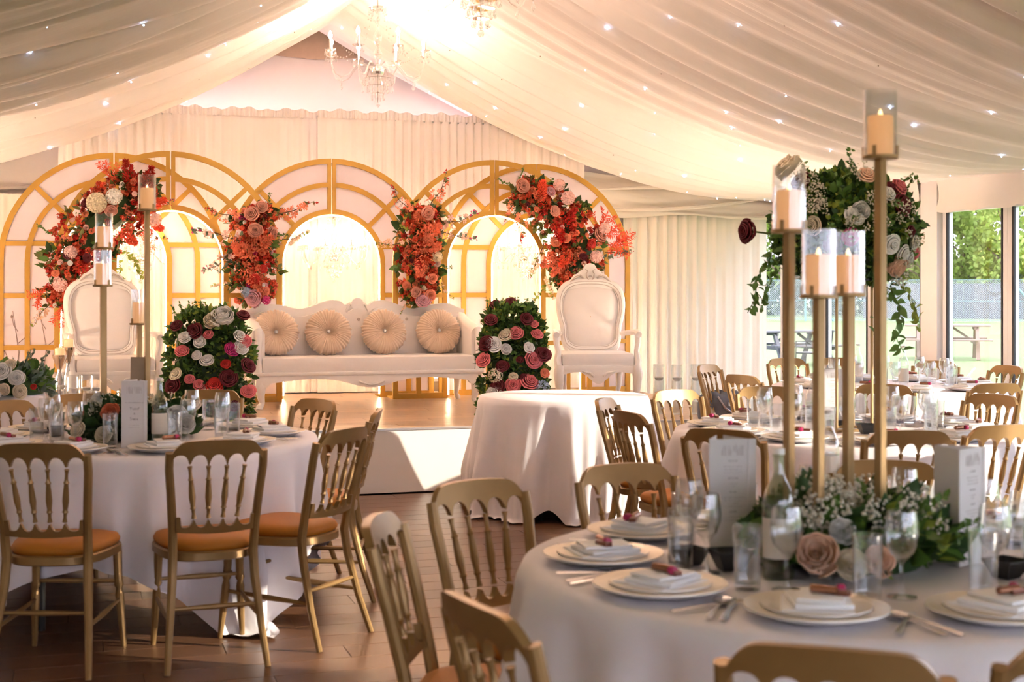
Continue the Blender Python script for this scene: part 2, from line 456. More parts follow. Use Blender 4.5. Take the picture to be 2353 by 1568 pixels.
for i, lb in enumerate(['cream fabric valance over the far glass doors by the corner', 'scalloped cream valance above the window at the far right edge',
                        'cream valance over the glass doors beside the front table']):
    valance('valance', (XR - 0.13, FRAMES[i] - 0.28, 0), (XR - 0.13, FRAMES[i + 1] + 0.02, 0), 2.15, 2.47, lb, i)

# pleated cream curtain and swagged pelmet on the back wall, right of the arches
o = wall_sheet(5.50, 7.18, YB - 0.22, 0.02, 2.26, 0.040, 0.125, 8, 'curtain_cream').build('pleated_curtain', 'curtain_cream', angle=None)
tag(o, 'cream pleated curtain hanging in the corner right of the arches', 'curtain')
o = wall_sheet(XL + 0.05, -0.2, YB - 0.22, 0.02, 2.36, 0.03, 0.16, 9, 'curtain_cream').build('pleated_curtain', 'curtain_cream', angle=None)
tag(o, 'cream pleated curtain on the back wall left of the arches', 'curtain')
rows = []
for j in range(13):
    v = j / 12; row = []
    for i in range(71):
        u = i / 70; x = lerp(5.02, XR - 0.03, u)
        z = lerp(2.70 - 0.25 * u, 2.24 - 0.02 * math.sin(u * 9), v)
        sag = 0.10 * math.sin(PI * u) * math.sin(PI * v)
        fold = 0.022 * math.sin(v * 11 + 3 * math.sin(u * 3)) + 0.014 * math.sin(v * 22 - u * 8)
        row.append((x, YB - 0.30 - 0.05 * math.sin(PI * v) + fold, z - sag))
    rows.append(row)
m = MB().sheet(rows)
pelmet = m.build('swag_pelmet', 'gable', angle=None); tag(pelmet, 'peach fabric pelmet swagged above the cream corner curtain', 'pelmet')
for (za, zb, dz) in ((2.50, 2.47, 0.06), (2.30, 2.46, -0.05)):
    pts = [(lerp(5.1, XR - 0.1, i / 20), YB - 0.40, lerp(za, zb, i / 20) + dz * math.sin(PI * i / 20)) for i in range(21)]
    MB().tube(pts, [0.008 + 0.016 * math.sin(PI * i / 20) for i in range(21)], 7).build('fold', 'gable', pelmet)

# ------------------------------------------------------------------ the stage
SZ, SY0, SX0, SX1 = 0.46, 10.05, -2.45, 5.30
stage = struct(MB().box(((SX0 + SX1) / 2, (SY0 + YB - 0.4) / 2 + 0.02, SZ / 2 - 0.012), (SX1 - SX0 - 0.02, YB - 0.4 - SY0 - 0.04, SZ - 0.024)).build('stage_floor', 'joint', smooth=False))
floor_planks(stage, SX0, SX1, SY0 + 0.03, YB - 0.42, SZ - 0.006, 0.185, 1.3, 'stage_plank', 6, 200)
MB().box(((SX0 + SX1) / 2, SY0, SZ / 2), (SX1 - SX0, 0.02, SZ - 0.012)).build('front_skirt', 'skirt', stage, smooth=False)
MB().box((SX1, (SY0 + YB - 0.4) / 2, SZ / 2), (0.02, YB - 0.4 - SY0, SZ - 0.012)).build('side_skirt', 'skirt', stage, smooth=False)
MB().box(((SX0 + SX1) / 2, SY0 + 0.005, SZ + 0.001), (SX1 - SX0 + 0.02, 0.05, 0.014)).build('edge_strip', 'alu', stage, smooth=False)

# backdrop: two gathered curtains on a rail, with a ruffled heading and an unseen LED batten added behind it for ceiling glow
BY = 13.78
def backdrop(x0, x1, seed, label, BY=13.78):
    root = thing('backdrop_curtain', label, 'curtain', (0, 0, 0), group='gathered backdrop curtains')
    wall_sheet(x0, x1, BY, SZ + 0.01, 3.14, 0.026, 0.092, seed, None).build('drape', 'curtain_white', root, angle=None)
    r = random.Random(seed); n = int((x1 - x0) * 130); rows = []
    for j in range(5):
        row = []
        for i in range(n + 1):
            x = lerp(x0, x1, i / n)
            row.append((x, BY - 0.012 + (0.009 + 0.006 * (j % 2)) * math.sin(x * 150 + 2 * math.sin(x * 7)), 3.13 + 0.075 * j / 4 + (0.012 * math.sin(x * 37) + 0.01 * math.sin(x * 13 + 1) if j == 4 else 0)))
        rows.append(row)
    MB().sheet(rows).build('ruffle', 'curtain_white', root, angle=None)
    MB().tube([(x0, BY + 0.03, 3.135), (x1, BY + 0.03, 3.135)], 0.02, 8).build('rail', 'alu', root)
    MB().box(((x0 + x1) / 2, BY + 0.11, 3.10), (x1 - x0 - 0.2, 0.05, 0.05)).build('added_led_batten', 'added_led_top', root, smooth=False)
    return root
backdrop(-0.18, 2.33, 21, 'gathered white backdrop curtain behind the arches on the left')
backdrop(2.21, 4.95, 22, 'gathered white backdrop curtain behind the arches on the right', 13.70)

# LED floodlights on the stage, aimed at the curtain
def flood(p, label, rz=0.0):
    o = thing('flood_light', label, 'light', p, rz, 'LED floodlights under the backdrop')
    MB().box((0, 0, 0.085), (0.18, 0.05, 0.13), Matrix.Rotation(R(40), 3, 'X'), bev=0.01).build('housing', 'upvc', o)
    MB().box((0, 0.0215, 0.103), (0.15, 0.006, 0.10), Matrix.Rotation(R(40), 3, 'X')).build('lamp_face', 'flood_face', o, smooth=False)
    MB().tube([(-0.1, 0, 0.085), (-0.1, -0.02, 0.008), (0.1, -0.02, 0.008), (0.1, 0, 0.085)], 0.007, 6).build('bracket', 'upvc', o)
flood((1.48, 13.42, SZ), 'white LED floodlight on the stage behind the left flower pillar')
flood((3.28, 13.42, SZ), 'white LED floodlight behind the sofa foot, lighting the curtain')
flood((-0.85, 13.5, SZ), 'added white LED floodlight on the stage at the far left behind the arch', R(25))  # lamp added to warm the back wall at the left
flood((5.12, 13.45, SZ), 'added white LED floodlight on the stage behind the right throne', R(-50))  # lamp added to warm the corner curtain
# two unseen uplighters added to brighten the ceiling lining
def added_uplighter(p, label, rz):
    o = thing('added_uplighter', label, 'light', p, rz, 'unseen uplighters added to wash the ceiling')
    rt = Matrix.Rotation(R(62), 3, 'X')
    MB().box((0, 0, 0.16), (0.34, 0.07, 0.24), rt, bev=0.015).build('housing', 'black_plastic', o)
    MB().box(Vector((0, 0, 0.16)) + rt @ Vector((0, 0.038, 0)), (0.30, 0.006, 0.20), rt).build('lamp_face', 'added_uplight_face', o, smooth=False)
    MB().tube([(-0.19, 0, 0.16), (-0.19, 0, 0.012), (0.19, 0, 0.012), (0.19, 0, 0.16)], 0.010, 6).build('bracket', 'black_metal', o)
added_uplighter((-2.05, 11.0, SZ), 'unseen black LED lamp added on the stage beyond the left edge', R(-75))
added_uplighter((5.68, 11.1, 0.0), 'unseen black LED lamp added on the floor beside the end of the stage', R(125))

# ================================================================== stage: arches
HC = 1.25
RO, RM, RI = (0.973, 0.925), (0.752, 0.708), (0.503, 0.456)
BARS = (1.41, 0.955, 0.50, 0.03)
def arc_bar(r1, r0, a0, a1, side, y0, y1, n=14):
    m = MB(); vs = []; fs = []
    for i in range(n + 1):
        a = lerp(a0, a1, i / n)
        for r in (r1, r0):
            for y in (y0, y1):
                vs.append((side * r * math.cos(a), y, HC + r * math.sin(a)))
    for i in range(n):
        a, b = 4 * i, 4 * i + 4
        fs += [(a, b, b + 1, a + 1), (a + 2, a + 3, b + 3, b + 2), (a, a + 2, b + 2, b), (a + 1, b + 1, b + 3, a + 3)]
    fs += [(0, 1, 3, 2), (4 * n, 4 * n + 2, 4 * n + 3, 4 * n + 1)]
    return m.add(vs, fs)
def xr(r, z): return math.sqrt(max(0, r * r - (z - HC) ** 2)) if z > HC else r
def arch(pos, rz, panes, label, twigs=False):
    root = thing('arch_screen', label, 'arch', pos, rz, 'gold arched screens across the stage')
    y0, y1 = -0.016, 0.016
    for s in (-1, 1):
        for r1, r0 in (RO, RM, RI):
            arc_bar(r1, r0, 0, PI / 2 - 0.006 / r0, s, y0, y1).build('curved_bar', 'gold_arch', root, angle=30)
            MB().box((s * (r1 + r0) / 2, 0, HC / 2), (r1 - r0, y1 - y0, HC), bev=0.002).build('upright', 'gold_arch', root)
        for z in BARS:
            xa, xb = xr(RI[0], z) - 0.01, xr(RO[1], z) + 0.01
            MB().box((s * (xa + xb) / 2, 0.001, z), (xb - xa, 0.028, 0.042)).build('cross_bar', 'gold_arch', root, smooth=False)
        c = math.cos(PI / 4); rm = (RI[0] + RO[1]) / 2
        MB().box((s * rm * c, 0.001, HC + rm * c), (RO[1] - RI[0] + 0.02, 0.028, 0.042), Matrix.Rotation(-s * PI / 4, 3, 'Y')).build('spoke_bar', 'gold_arch', root, smooth=False)
        MB().box((s * 0.023, 0.001, HC + rm), (0.034, 0.030, RO[1] - RI[0] + 0.02)).build('split_bar', 'gold_arch', root, smooth=False)
        MB().box((s * (RO[0] + RI[1]) / 2, 0.11, 0.008), (RO[0] - RI[1], 0.25, 0.016)).build('foot_board', 'gold_arch', root, smooth=False)
        pts = [(s * 0.447, -0.006, 0.03), (s * 0.447, -0.006, HC)] + [(s * 0.447 * math.cos(a), -0.006, HC + 0.447 * math.sin(a)) for a in [PI / 2 * i / 16 for i in range(1, 17)]]
        MB().tube(pts, 0.0065, 6).build('led_strip', 'led', root)
        if not panes: continue
        for ra, rb in ((RO[1] + 0.015, RM[0] - 0.015), (RM[1] + 0.015, RI[0] - 0.015)):
            dz = BARS[0] - HC
            for a0, a1 in ((PI / 2, PI / 4), (PI / 4, None)):
                poly = []
                for r, rev in ((ra, False), (rb, True)):
                    e0 = a0 if a0 < PI / 2 else PI / 2 - 0.03 / r
                    e1 = a1 if a1 else math.asin(dz / r)
                    arc = [(s * r * math.cos(lerp(e0, e1, i / 8)), HC + r * math.sin(lerp(e0, e1, i / 8))) for i in range(9)]
                    poly += arc[::-1] if rev else arc
                MB().prism(poly, 0.006, 0.010).build('pane', 'acrylic', root, smooth=False)
            for k in range(3):
                zs = [lerp(BARS[k], BARS[k + 1], i / 5) for i in range(6)]
                poly = [(s * xr(ra, z), z) for z in zs] + [(s * xr(rb, z), z) for z in zs[::-1]]
                MB().prism(poly, 0.006, 0.010).build('pane', 'acrylic', root, smooth=False)
    if twigs:
        for (x, z0, h, br) in ((-0.83, 0.10, 0.72, ((0.35, -0.10), (0.6, 0.09), (0.75, -0.05))), (-0.60, 0.22, 0.55, ((0.5, 0.10), (0.8, -0.05)))):
            m = MB(); m.tube([(x, 0.003, z0), (x + 0.03, 0.003, z0 + h * 0.5), (x - 0.02, 0.003, z0 + h)], [0.006, 0.005, 0.003], 5)
            for f, dx in br:
                p = Vector((x + 0.03 * f, 0.003, z0 + h * f)); q = p + Vector((dx, 0, 0.13))
                m.tube([p, (p + q) / 2 + Vector((dx * 0.2, 0, -0.01)), q], [0.004, 0.004, 0.003], 5)
                m.lathe([(0.0005, -0.02), (0.012, 0.0), (0.0005, 0.022)], 6, q)
            m.build('twig', 'twig_silhouette', root)  # twig silhouettes shaped as thin dark tubes over the panes
    return root
AYB, AYF = 13.12, 12.82
AX = dict(lb=ONY(262, 600, AYB).x, lf=ONY(392, 600, AYF).x, c=ONY(762, 600, AYB).x, rf=ONY(1136, 600, AYF).x, rb=ONY(1232, 600, AYB).x)
arch((AX['lb'], AYB, SZ), 0, True, 'gold arch screen with white panes and twig silhouettes behind the left throne', twigs=True)
arch((AX['lf'], AYF, SZ), 0, False, 'open gold arch frame without panes in front of the left arch')
arch((AX['c'], AYB, SZ), 0, True, 'gold arch screen with white panes behind the sofa centre')
arch((AX['rf'], AYF, SZ), 0, False, 'open gold arch frame without panes between sofa and right throne')
arch((AX['rb'], AYB, SZ), 0, True, 'gold arch screen with white panes behind the right throne')

# ------------------------------------------------------------------ sofa
def cabriole(x, y, h, sx, sy, r=0.032):
    return MB().tube([(x, y, h), (x + 0.012 * sx, y + 0.012 * sy, h * 0.8), (x + 0.006 * sx, y + 0.004 * sy, h * 0.45), (x - 0.006 * sx, y - 0.004 * sy, h * 0.2), (x + 0.016 * sx, y + 0.016 * sy, 0.02), (x + 0.018 * sx, y + 0.018 * sy, 0.0)],
                     [r * 1.15, r * 1.2, r * 0.85, r * 0.62, r * 0.75, r * 0.72], 10)
def smooth_curve(pts):
    def f(x):
        x = abs(x)
        for (a, za), (b, zb) in zip(pts, pts[1:]):
            if x <= b:
                t = (x - a) / (b - a); t = t * t * (3 - 2 * t); return lerp(za, zb, t)
        return pts[-1][1]
    return f
sofa = thing('sofa', 'long white French sofa with carved back and buttoned upholstery', 'sofa', (2.40, 12.0, SZ))
HWS = 1.02
btop = smooth_curve([(0, 0.905), (0.055, 0.895), (0.10, 0.865), (0.16, 0.905), (0.22, 0.912), (0.52, 0.835), (0.72, 0.875), (0.82, 0.885), (1.0, 0.83)])
xsn = nonuniform(-1.0, 1.0, 80)
MB().slab(xsn, btop, lambda x: btop(x) - 0.075 - 0.01 * math.cos(x * 9), 0.66, 0.74).build('back_rail', 'sofa_wood', sofa, angle=50)
MB().slab(xsn, lambda x: btop(x) - 0.068, lambda x: 0.30, 0.60, 0.71, lambda x, z: -0.05 * (1 - (z - 0.3) / 0.6)).build('backrest', 'sofa_white', sofa, angle=50)
m = MB().lathe([(0.0005, -0.02), (0.03, -0.018), (0.055, -0.004), (0.058, 0.006)], 14, (0, 0.65, 0.875), Matrix.Rotation(R(90), 3, 'X'))
for s in (-1, 1):
    m.tube([(s * (0.055 + 0.012 * i), 0.652, 0.872 - 0.012 * i + 0.02 * math.sin(i)) for i in range(6)], [0.014, 0.012, 0.010, 0.009, 0.008, 0.005], 6)
m.build('carved_crest', 'sofa_wood', sofa)
pl = [(-0.99, btop(0.99) - 0.08)] + [(x, btop(x) - 0.082) for x in nonuniform(-0.95, 0.95, 50)]
MB().tube([(x, 0.655, z) for x, z in pl], 0.006, 5).build('carved_line', 'carve_line', sofa)
btn = MB().lathe([(0.0005, -0.008), (0.012, -0.006), (0.014, 0.0), (0.012, 0.004)], 10, rot=Matrix.Rotation(R(90), 3, 'X')).mesh('button', 'carve_line')
for k, x in enumerate((-0.66, -0.40, -0.20, 0.0, 0.22, 0.44, 0.66)):
    for z in ((0.74,) if k % 2 else (0.58, 0.70) if x == 0 else (0.60,)):
        ob('button', btn, sofa, (x, 0.60 - 0.05 * (1 - (z - 0.3) / 0.6) - 0.003, z))
m = MB().box((0, 0.32, 0.365), (1.86, 0.62, 0.135), bev=0.035); m.build('seat', 'sofa_white', sofa)
MB().box((0, 0.008, 0.293), (2.0, 0.04, 0.03), bev=0.01).build('seat_moulding', 'sofa_wood', sofa)
apron = lambda x: 0.232 - 0.045 * math.exp(-(x / 0.2) ** 2) - 0.018 * math.cos(abs(x) * 6.5) - (0.03 if abs(x) > 0.88 else 0)
MB().slab(nonuniform(-0.98, 0.98, 80), lambda x: 0.285, apron, 0.0, 0.05).build('front_apron', 'sofa_wood', sofa, angle=50)
m = MB().lathe([(0.0005, -0.022), (0.05, -0.018), (0.09, -0.004), (0.095, 0.004)], 18, (0, 0.0, 0.232), Matrix.Diagonal((1, 1, 0.62)) @ Matrix.Rotation(R(90), 3, 'X'))
m.tube([(-0.11 + 0.022 * i, -0.012, 0.225 - 0.03 * math.sin(PI * i / 10)) for i in range(11)], 0.008, 6)
m.build('apron_carving', 'sofa_wood', sofa)
MB().box((0, 0.36, 0.275), (1.94, 0.66, 0.05)).build('seat_frame', 'sofa_wood', sofa, smooth=False)
for s in (-1, 1):
    rows = []
    for i in range(9):
        y = lerp(0.05, 0.70, i / 8); tp = lerp(0.66, 0.80, (i / 8) ** 1.2)
        rows.append([(s * 0.90, y, 0.28), (s * 0.90, y, tp - 0.03), (s * 0.915, y, tp), (s * 0.955, y, tp + 0.012), (s * 1.0, y, tp), (s * 1.015, y, tp - 0.03), (s * 1.005, y, 0.28)])
    m = MB().sheet(rows, close=True); n = 7
    m.f.append(tuple(range(n))); m.f.append(tuple(range(8 * n + n - 1, 8 * n - 1, -1)))
    m.build('arm', 'sofa_white', sofa, angle=50)
    MB().tube([(s * 0.955, 0.035, 0.26), (s * 0.962, 0.03, 0.45), (s * 0.955, 0.03, 0.62), (s * 0.955, 0.05, 0.67)], [0.036, 0.028, 0.034, 0.03], 10).build('arm_post', 'sofa_wood', sofa)
    cabriole(s * 0.93, 0.05, 0.24, s, -1, 0.04).build('leg', 'sofa_wood', sofa)
    cabriole(s * 0.93, 0.68, 0.27, s, 1, 0.034).build('leg', 'sofa_wood', sofa)

# round pleated cushions
def cushion_mesh(seed):
    r = random.Random(seed); n = 220; prof = [(0.012, 0.030), (0.03, 0.045), (0.07, 0.066), (0.115, 0.074), (0.155, 0.068), (0.188, 0.045), (0.202, 0.010), (0.200, -0.02), (0.17, -0.055), (0.08, -0.07), (0.001, -0.07)]
    rows = []
    for j, (rad, h) in enumerate(prof):
        row = []
        for k in range(n):
            a = 2 * PI * k / n; pl = math.sin(a * 44 + 1.3 * math.sin(a * 5 + j * 0.3) + j * 0.2) + 0.5 * math.sin(a * 17 + 2 + j)
            amp = 0.0034 if 0 < j < 8 else 0.001
            if j in (5, 6, 7): pl = 0.8 * pl + 0.5 * math.sin(a * 21 + 1.0)
            rr = rad + (0.006 * pl if j in (5, 6, 7) else 0)
            row.append((rr * math.cos(a), rr * math.sin(a), h + amp * pl))
        rows.append(row)
    return MB().sheet(rows, close=True)
cm = cushion_mesh(1).mesh('cover', 'cushion', angle=None)
cm2 = MB().lathe([(0.0005, 0.052), (0.010, 0.050), (0.018, 0.040), (0.016, 0.03)], 10).mesh('jewel_button', 'diamante', angle=20)
for k, (px, tilt, lb) in enumerate(((633, 0.1, 'round pleated champagne cushion beside the left flower pillar'), (754, -0.2, 'round pleated champagne cushion second from the left end of the sofa'),
                                (882, 0.15, 'round pleated champagne cushion third from the left, right of the sofa crest'), (1007, 0.0, 'round pleated champagne cushion against the right arm of the sofa'))):
    p = ONY(px, 757, 12.42)
    c = thing('round_cushion', lb, 'cushion', (p.x, 12.42, SZ + 0.431 + 0.200), 0, 'round cushions on the sofa')
    c.rotation_euler = (R(76), 0, tilt * 0.3)
    a = ob('cover', cm, c, rot=(0, 0, k * 1.3)); ob('jewel_button', cm2, c)

# ------------------------------------------------------------------ thrones
def back_outline(sc_, n=64):
    """hour-glass cartouche of the throne's back, centred at (0, 0.80)"""
    pts = []
    for i in range(n):
        a = 2 * PI * i / n; c, s = math.cos(a), math.sin(a)
        x = 0.275 * math.copysign(abs(c) ** 0.62, c); z = 0.315 * math.copysign(abs(s) ** 0.62, s)
        x *= 1 + 0.055 * (z / 0.315) - 0.10 * math.exp(-((z + 0.10) / 0.10) ** 2)
        if z < -0.25: z += 0.028 * math.cos(x / 0.25 * PI / 2) 
        pts.append((x * sc_[0], 0.765 + z * sc_[1]))
    return pts
def throne(pos, rz, label):
    o = thing('throne_chair', label, 'throne', pos, rz, 'white carved throne chairs on the stage')
    lean = Matrix.Rotation(R(-9), 3, 'X')
    def L(x, y, z): return Vector((x, 0.60 + y + (z - 0.42) * 0.14, z))
    out = back_outline((1.12, 1.10)); inn = back_outline((0.90, 0.90))
    rows = [[L(x, y, z) for x, z in pts] for pts, y in ((inn, -0.012), (back_outline((0.96, 0.96)), -0.035), (back_outline((1.04, 1.03)), -0.038), (out, -0.018), (out, 0.03), (inn, 0.03))]
    rows = [r + [r[0]] for r in rows]
    MB().sheet(rows).build('back_frame', 'sofa_wood', o, angle=60)
    for sc_ in (0.93, 1.0):
        q = back_outline((sc_, sc_)); MB().tube([L(x, -0.036 if sc_ == 1.0 else -0.024, z) for x, z in q], 0.0035, 5, closed=True).build('carved_line', 'carve_line', o)
    rings = [[L(x, y, z) for x, z in back_outline((k, k))] for k, y in ((0.92, -0.004), (0.80, -0.022), (0.55, -0.032), (0.25, -0.036), (0.02, -0.036))]
    rings = [r + [r[0]] for r in rings]
    MB().sheet(rings).build('back_pad', 'sofa_white', o, angle=None)
    MB().sheet([[L(x, 0.028, z) for x, z in (q + [q[0]])] for q in (back_outline((0.95, 0.95)), back_outline((0.02, 0.02)))]).build('back_panel', 'sofa_white', o)
    ct = smooth_curve([(0, 0.185), (0.035, 0.175), (0.07, 0.125), (0.13, 0.085), (0.20, 0.02), (0.24, 0.0)])
    zb = 0.765 + 0.315 * 1.03
    m = MB(); vs_ = nonuniform(-0.23, 0.23, 44)
    m.slab(vs_, lambda x: zb - 0.03 + ct(x), lambda x: zb - 0.055 - 0.35 * abs(x) ** 1.5, -0.02, 0.025, lambda x, z: 0.60 + (z - 0.42) * 0.14)
    m.build('crest', 'sofa_wood', o, angle=50)
    m = MB()
    for s in (-1, 1):
        m.tube([L(s * x, -0.028, zb + z) for x, z in ((0.012, 0.0), (0.03, 0.03), (0.035, 0.06), (0.02, 0.085), (0.045, 0.10))], [0.006, 0.007, 0.006, 0.005, 0.003], 6)
        m.tube([L(s * x, -0.026, zb + z) for x, z in ((0.06, 0.02), (0.09, 0.045), (0.13, 0.03), (0.17, -0.005), (0.20, -0.03))], [0.009, 0.008, 0.008, 0.007, 0.004], 6)
    m.lathe([(0.0005, -0.012), (0.016, -0.008), (0.018, 0.0)], 10, L(0, -0.02, zb + 0.03), Matrix.Rotation(R(90), 3, 'X'))
    m.build('crest_carving', 'carve_line', o)
    for s in (-1, 1):
        MB().tube([L(s * 0.20, 0.0, 0.36), L(s * 0.205, 0, 0.46), L(s * 0.235, 0, 0.52)], 0.026, 8).build('back_post', 'sofa_wood', o)
        m = MB().tube([L(s * 0.275, -0.02, 0.615), L(s * 0.31, -0.14, 0.625), (s * 0.345, 0.30, 0.64), (s * 0.352, 0.13, 0.635), (s * 0.352, 0.07, 0.62)], [0.022, 0.024, 0.026, 0.030, 0.026], 9)
        m.build('arm', 'sofa_wood', o)
        MB().tube([(s * 0.352, 0.115, 0.62), (s * 0.35, 0.10, 0.55), (s * 0.335, 0.09, 0.48), (s * 0.345, 0.075, 0.40), (s * 0.335, 0.05, 0.33)], [0.030, 0.026, 0.024, 0.034, 0.03], 9).build('arm_support', 'sofa_wood', o)
        cabriole(s * 0.325, 0.05, 0.36, s, -1, 0.038).build('leg', 'sofa_wood', o)
        cabriole(s * 0.24, 0.60, 0.38, s, 1, 0.03).build('leg', 'sofa_wood', o)
    MB().box((0, 0.33, 0.405), (0.62, 0.58, 0.12), bev=0.035).build('seat', 'sofa_white', o)
    MB().box((0, 0.33, 0.338), (0.66, 0.62, 0.045), bev=0.012).build('seat_frame', 'sofa_wood', o)
    ap = lambda x: 0.30 - 0.085 * math.exp(-(x / 0.10) ** 2) - 0.01 * math.cos(x * 20)
    MB().slab(nonuniform(-0.30, 0.30, 40), lambda x: 0.325, ap, 0.015, 0.05).build('front_apron', 'sofa_wood', o, angle=50)
    m = MB().lathe([(0.0005, -0.012), (0.03, -0.010), (0.045, 0.0)], 12, (0, 0.014, 0.285), Matrix.Rotation(R(90), 3, 'X'))
    for s in (-1, 1): m.tube([(s * x, 0.01, z) for x, z in ((0.04, 0.27), (0.07, 0.30), (0.11, 0.305), (0.14, 0.315))], [0.010, 0.009, 0.007, 0.004], 6)
    m.build('apron_carving', 'sofa_wood', o)
    return o
pr = W((1376 - 1176.5) / FPX * 12.05, 12.05); pl_ = W((270 - 1176.5) / FPX * 11.2, 11.2)
throne((pr.x, pr.y, SZ), R(-14), 'white carved throne chair to the right of the right flower pillar')
throne((pl_.x, pl_.y, SZ), R(9), 'white carved throne chair on the stage behind the left candle stand')

# ------------------------------------------------------------------ floating candles in tall glass cylinders
cyl_me = MB().lathe([(0.001, 0.004), (0.044, 0.004), (0.044, 0.39), (0.047, 0.392), (0.047, 0.0), (0.001, 0.0)], 20).mesh('cylinder_glass', 'glass')
wat_me = MB().lathe([(0.0005, 0.006), (0.0425, 0.006), (0.0425, 0.27), (0.0005, 0.27)], 20).mesh('water', 'water')
flo_me = MB().lathe([(0.0005, 0.262), (0.022, 0.264), (0.036, 0.282), (0.038, 0.290), (0.02, 0.293), (0.0005, 0.289)], 16).mesh('floating_candle', 'wax_white')
def floater(px, t, h, label, group):
    p = PX(px, t); o = thing('cylinder_vase', label, 'vase', (p.x, p.y, SZ), 0, group)
    o.scale = (1, 1, h / 0.39)
    ob('cylinder_glass', cyl_me, o); ob('water', wat_me, o); ob('floating_candle', flo_me, o)
for i, (px, t, lb) in enumerate(((1514, 11.5, 'first'), (1556, 11.45, 'middle'), (1600, 11.5, 'last'))):
    floater(px, t, 0.40, 'tall glass cylinder with floating white candle, %s of three before the cream curtain' % lb, 'floating candles at the right of the stage')
for px, t, h, lb in ((103, 10.45, 0.36, 'nearest the white plinth flowers'), (139, 10.6, 0.39, 'second in the row by the left throne'), (167, 10.4, 0.38, 'third in the row by the left throne'),
                     (198, 10.65, 0.37, 'fourth in the row by the left throne'), (222, 10.5, 0.38, 'at the foot of the left throne seat'), (318, 10.45, 0.36, 'half hidden behind the left menu card')):
    floater(px, t, h, 'tall glass cylinder with floating candle, ' + lb, 'floating candles before the left throne')
# mercury-glass pillar holders
def pillar_holder(px, t, h, label):
    p = PX(px, t); o = thing('pillar_holder', label, 'candle holder', (p.x, p.y, SZ), 0, 'silvered glass candle holders')
    pr_ = [(0.001, 0), (0.055, 0.002), (0.05, 0.02), (0.018, 0.05), (0.035, h * 0.25), (0.016, h * 0.42), (0.038, h * 0.55), (0.016, h * 0.68), (0.03, h * 0.76), (0.052, h * 0.86), (0.056, h * 0.90), (0.045, h * 0.90), (0.001, h * 0.87)]
    MB().lathe(pr_, 18).build('silvered_stem', 'chrome', o)
    MB().lathe([(0.036, h * 0.875), (0.036, h * 0.99), (0.025, h), (0.001, h)], 16).build('candle', 'wax', o)
    MB().lathe([(0.0005, h), (0.006, h + 0.006), (0.005, h + 0.018), (0.0005, h + 0.03)], 8).build('wick_light', 'candle_tip', o)
pillar_holder(137, 10.95, 0.56, 'silvered glass pillar holder with candle by the left throne')
pillar_holder(157, 11.1, 0.62, 'taller silvered candle holder touching the left throne leg')
# cloth-covered plinth for flowers on the left
p = PX(-6, 9.25); pc = thing('plinth', 'white draped plinth table at the left edge before the stage', 'table', (p.x, p.y, 0), 0.0)
rows = []
for j in range(7):
    z = lerp(0.775, 0.01, (j / 6) ** 0.9) if j else 0.785; row = []
    for k in range(96):
        a = 2 * PI * k / 96; c, s = math.cos(a), math.sin(a)
        q = max(abs(c), abs(s)); ex = 0.31 / q if j else 0.29 / q
        fl = (0.012 + 0.012 * math.sin(a * 12)) * (j / 6) * math.sin(a * 26 + 1)
        rr = min(ex, 0.40 if j else 0.385) + fl + 0.02 * j / 6
        row.append((rr * c, rr * s, z))
    rows.append(row)
m = MB().sheet(rows, close=True); m.f.append(tuple(range(95, -1, -1)))
m.build('drape', 'cloth_white', pc, angle=None)
for sx in (-1, 1):
    for sy in (-1, 1): MB().tube([(sx * 0.24, sy * 0.24, 0), (sx * 0.24, sy * 0.24, 0.77)], 0.016, 8).build('leg', 'black_metal', pc)
# dark equipment bag at the stage end
p = PX(1655, 11.0); bg_ = thing('equipment_bag', 'dark grey equipment bag with pale strap at the end of the stage', 'bag', (p.x, p.y, SZ), R(25))
rows = []
for j, (k, z) in enumerate(((0.96, 0.0), (1.0, 0.03), (1.0, 0.13), (0.93, 0.19), (0.72, 0.215), (0.02, 0.22))):
    rows.append([(0.19 * k * math.copysign(abs(math.cos(a)) ** 0.5, math.cos(a)), 0.11 * k * math.copysign(abs(math.sin(a)) ** 0.5, math.sin(a)), z + 0.012 * math.sin(a * 3 + j)) for a in [2 * PI * i / 40 for i in range(40)]])
MB().sheet(rows, close=True).build('bag_body', 'grey_bag', bg_, angle=60)
MB().tube([(-0.14, -0.09, 0.19), (-0.08, -0.115, 0.10), (0.0, -0.118, 0.06), (0.08, -0.115, 0.12), (0.14, -0.08, 0.2)], 0.010, 6).build('strap', 'alu', bg_)
MB().box((0.02, -0.113, 0.13), (0.12, 0.006, 0.03)).build('name_patch', 'alu', bg_, smooth=False)

